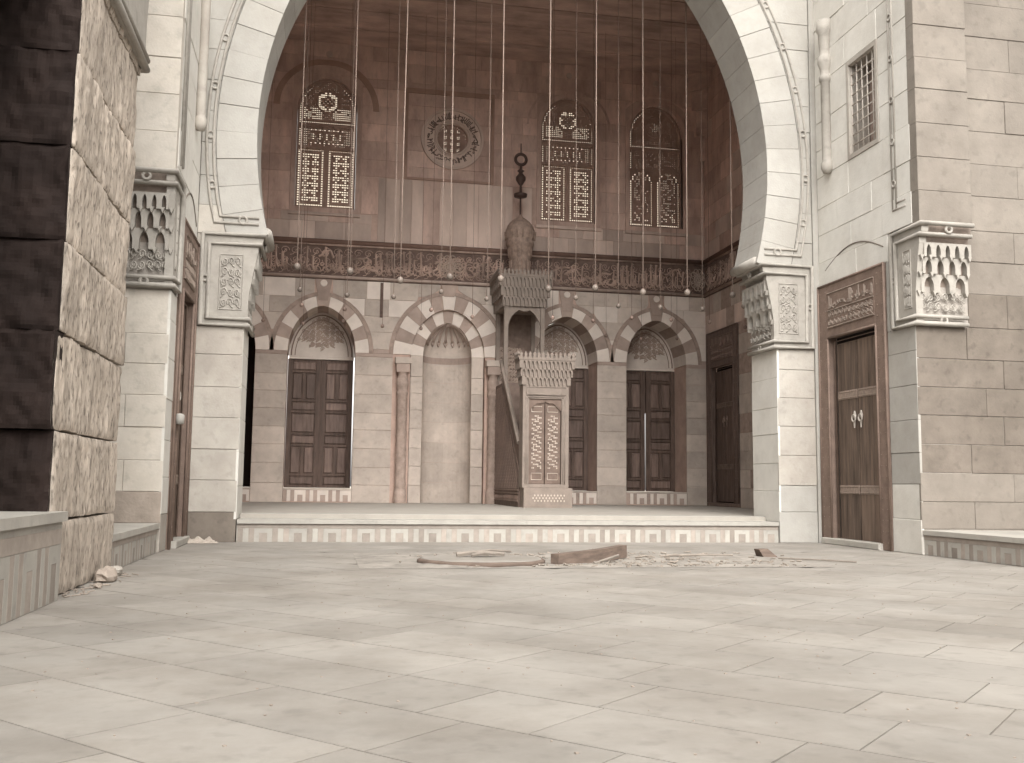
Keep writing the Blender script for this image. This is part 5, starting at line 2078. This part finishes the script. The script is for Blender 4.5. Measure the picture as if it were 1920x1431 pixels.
curved_beam('curved_timber', 'curved wooden rim piece lying on the bare earth', (2.22, 9.40), (3.12, 10.1), 0.125, 0.10, 0.06, 0.045, 'old_wood')
m = MB()
m.tube([(2.62, 9.42, 0.01), (2.80, 9.52, 0.05), (2.92, 9.60, 0.075)], 0.016, 5)
tag(m.build('stick', 'old_wood_pale'), 'short stick leaning on the curved timber', 'stick')
m = MB()
m.add([(4.80, 10.30, 0), (4.97, 10.30, 0), (4.97, 10.5, 0), (4.80, 10.5, 0), (4.76, 10.33, 0.085), (4.86, 10.33, 0.095), (4.86, 10.47, 0.09), (4.76, 10.47, 0.085)], [(3, 2, 1, 0), (4, 5, 6, 7), (0, 1, 5, 4), (1, 2, 6, 5), (2, 3, 7, 6), (3, 0, 4, 7)])
tag(m.build('wood_block', 'old_wood'), 'small slanted wooden block on the paving at right', 'block')
m = MB()
m.tube([(3.7, 10.4, 0.015), (4.1, 10.42, 0.02), (4.5, 10.46, 0.012)], 0.014, 5)
tag(m.build('thin_pole', 'old_wood_pale'), 'thin pole lying flat at the back of the earth patch', 'pole')
m = MB()
m.tube([(4.85, 10.05, 0.012), (5.2, 9.75, 0.015), (5.45, 9.5, 0.012)], 0.010, 5)
tag(m.build('thin_pole', 'old_wood_pale'), 'thin cane lying from the wooden block towards the right', 'pole')
m = MB()
rnd = random.Random(14)
for k in range(60):
    a = rnd.uniform(0, 2 * math.pi)
    r = abs(rnd.gauss(0, 1))
    x, y = 2.35 + 0.25 * r * math.cos(a), 9.28 + 0.10 * r * math.sin(a)
    s_ = rnd.uniform(0.006, 0.02)
    m.box(x, x + s_, y, y + s_, -0.005, s_ * 0.8)
for k in range(70):
    x, y = rnd.uniform(2.3, 4.6), rnd.uniform(9.05, 9.7)
    s_ = rnd.uniform(0.006, 0.02)
    m.box(x, x + s_ * 1.5, y, y + s_, -0.01, s_)
o = m.build('rubble_chips', 'straw')
tag(o, 'small broken stone chips along the front of the earth patch', 'rubble')
o['kind'] = 'stuff'

# crumpled rag at the foot of the left pier
m = MB()
n = 26
g = []
for j in range(n + 1):
    for i in range(n + 1):
        u, v = i / n - 0.5, j / n - 0.5
        r = math.hypot(u, v) * 2
        h = max(0, 0.07 * (1 - r * r)) * (0.75 + 0.9 * noise.noise(Vector((u * 6, v * 6, 9)))) + 0.03 * abs(noise.noise(Vector((u * 14, v * 14, 2)))) * (1 if r < 1 else 0.2)
        g.append((-1.47 + u * 0.42, 12.82 + v * 0.25, max(0.004, h)))
m.add(g, [(j * (n + 1) + i, j * (n + 1) + i + 1, (j + 1) * (n + 1) + i + 1, (j + 1) * (n + 1) + i) for j in range(n) for i in range(n)])
tag(m.build('rag_heap', 'rag'), 'crumpled heap of rags and leaves at the foot of the left pier', 'rags')
# broken stones at the foot of the rough pier
for (x, y, s_, lab, mt, sd) in ((-1.60, 8.05, 0.14, 'dark broken stone at the foot of the rough pier', 'court_patch', 1), (-1.62, 8.48, 0.11, 'pale broken stone at the far corner of the rough pier', 'court_stone', 2), (-1.55, 7.55, 0.05, 'small dark pebble near the rough pier', 'court_patch', 3)):
    m = MB()
    n1, n2 = 8, 12
    prof = []
    vs, fs = [], []
    for j in range(n1 + 1):
        ph = math.pi * j / n1
        for k in range(n2):
            th = 2 * math.pi * k / n2
            v = Vector((math.sin(ph) * math.cos(th), math.sin(ph) * math.sin(th), math.cos(ph)))
            q = 1 + 0.45 * noise.noise(v * 1.6 + Vector((sd * 7, 0, 0)))
            vs.append((x + v.x * s_ * 0.55 * q, y + v.y * s_ * 1.3 * q, max(-0.01, s_ * 0.3 + v.z * s_ * 0.45 * q)))
    for j in range(n1):
        for k in range(n2):
            l = (k + 1) % n2
            fs.append((j * n2 + k, j * n2 + l, (j + 1) * n2 + l, (j + 1) * n2 + k))
    m.add(vs, fs)
    tag(m.build('broken_stone', mt), lab, 'stone')
# bits of litter on the paving
m = MB()
rnd = random.Random(63)
for k in range(420):
    x, y = rnd.uniform(XL + 0.1, XR - 0.1), 13 - 10.4 * rnd.random() ** 0.6
    if PX0 < x < PX1 and PY0 < y < PY1:
        continue
    s_ = rnd.uniform(0.002, 0.007)
    a = rnd.uniform(0, 3.14)
    m.prism(flat, [(x + s_ * math.cos(a), y + s_ * math.sin(a)), (x - s_ * math.sin(a), y + s_ * math.cos(a)), (x - s_ * math.cos(a) * 1.4, y - s_ * math.sin(a)), (x + s_ * math.sin(a), y - s_ * math.cos(a))], 0.0, 0.003 + s_ * 0.2)
for k in range(60):
    y = rnd.uniform(6.9, 8.7)
    x = XL + 0.03 + abs(rnd.gauss(0, 0.07))
    l = rnd.uniform(0.02, 0.12)
    a = rnd.uniform(0, 3.14)
    m.tube([(x, y, 0.006), (x + l * math.cos(a), y + l * math.sin(a), 0.01)], 0.004, 4)
o = m.build('floor_litter', 'court_patch')
tag(o, 'scattered specks of grit and straw on the paving', 'litter')
o['kind'] = 'stuff'
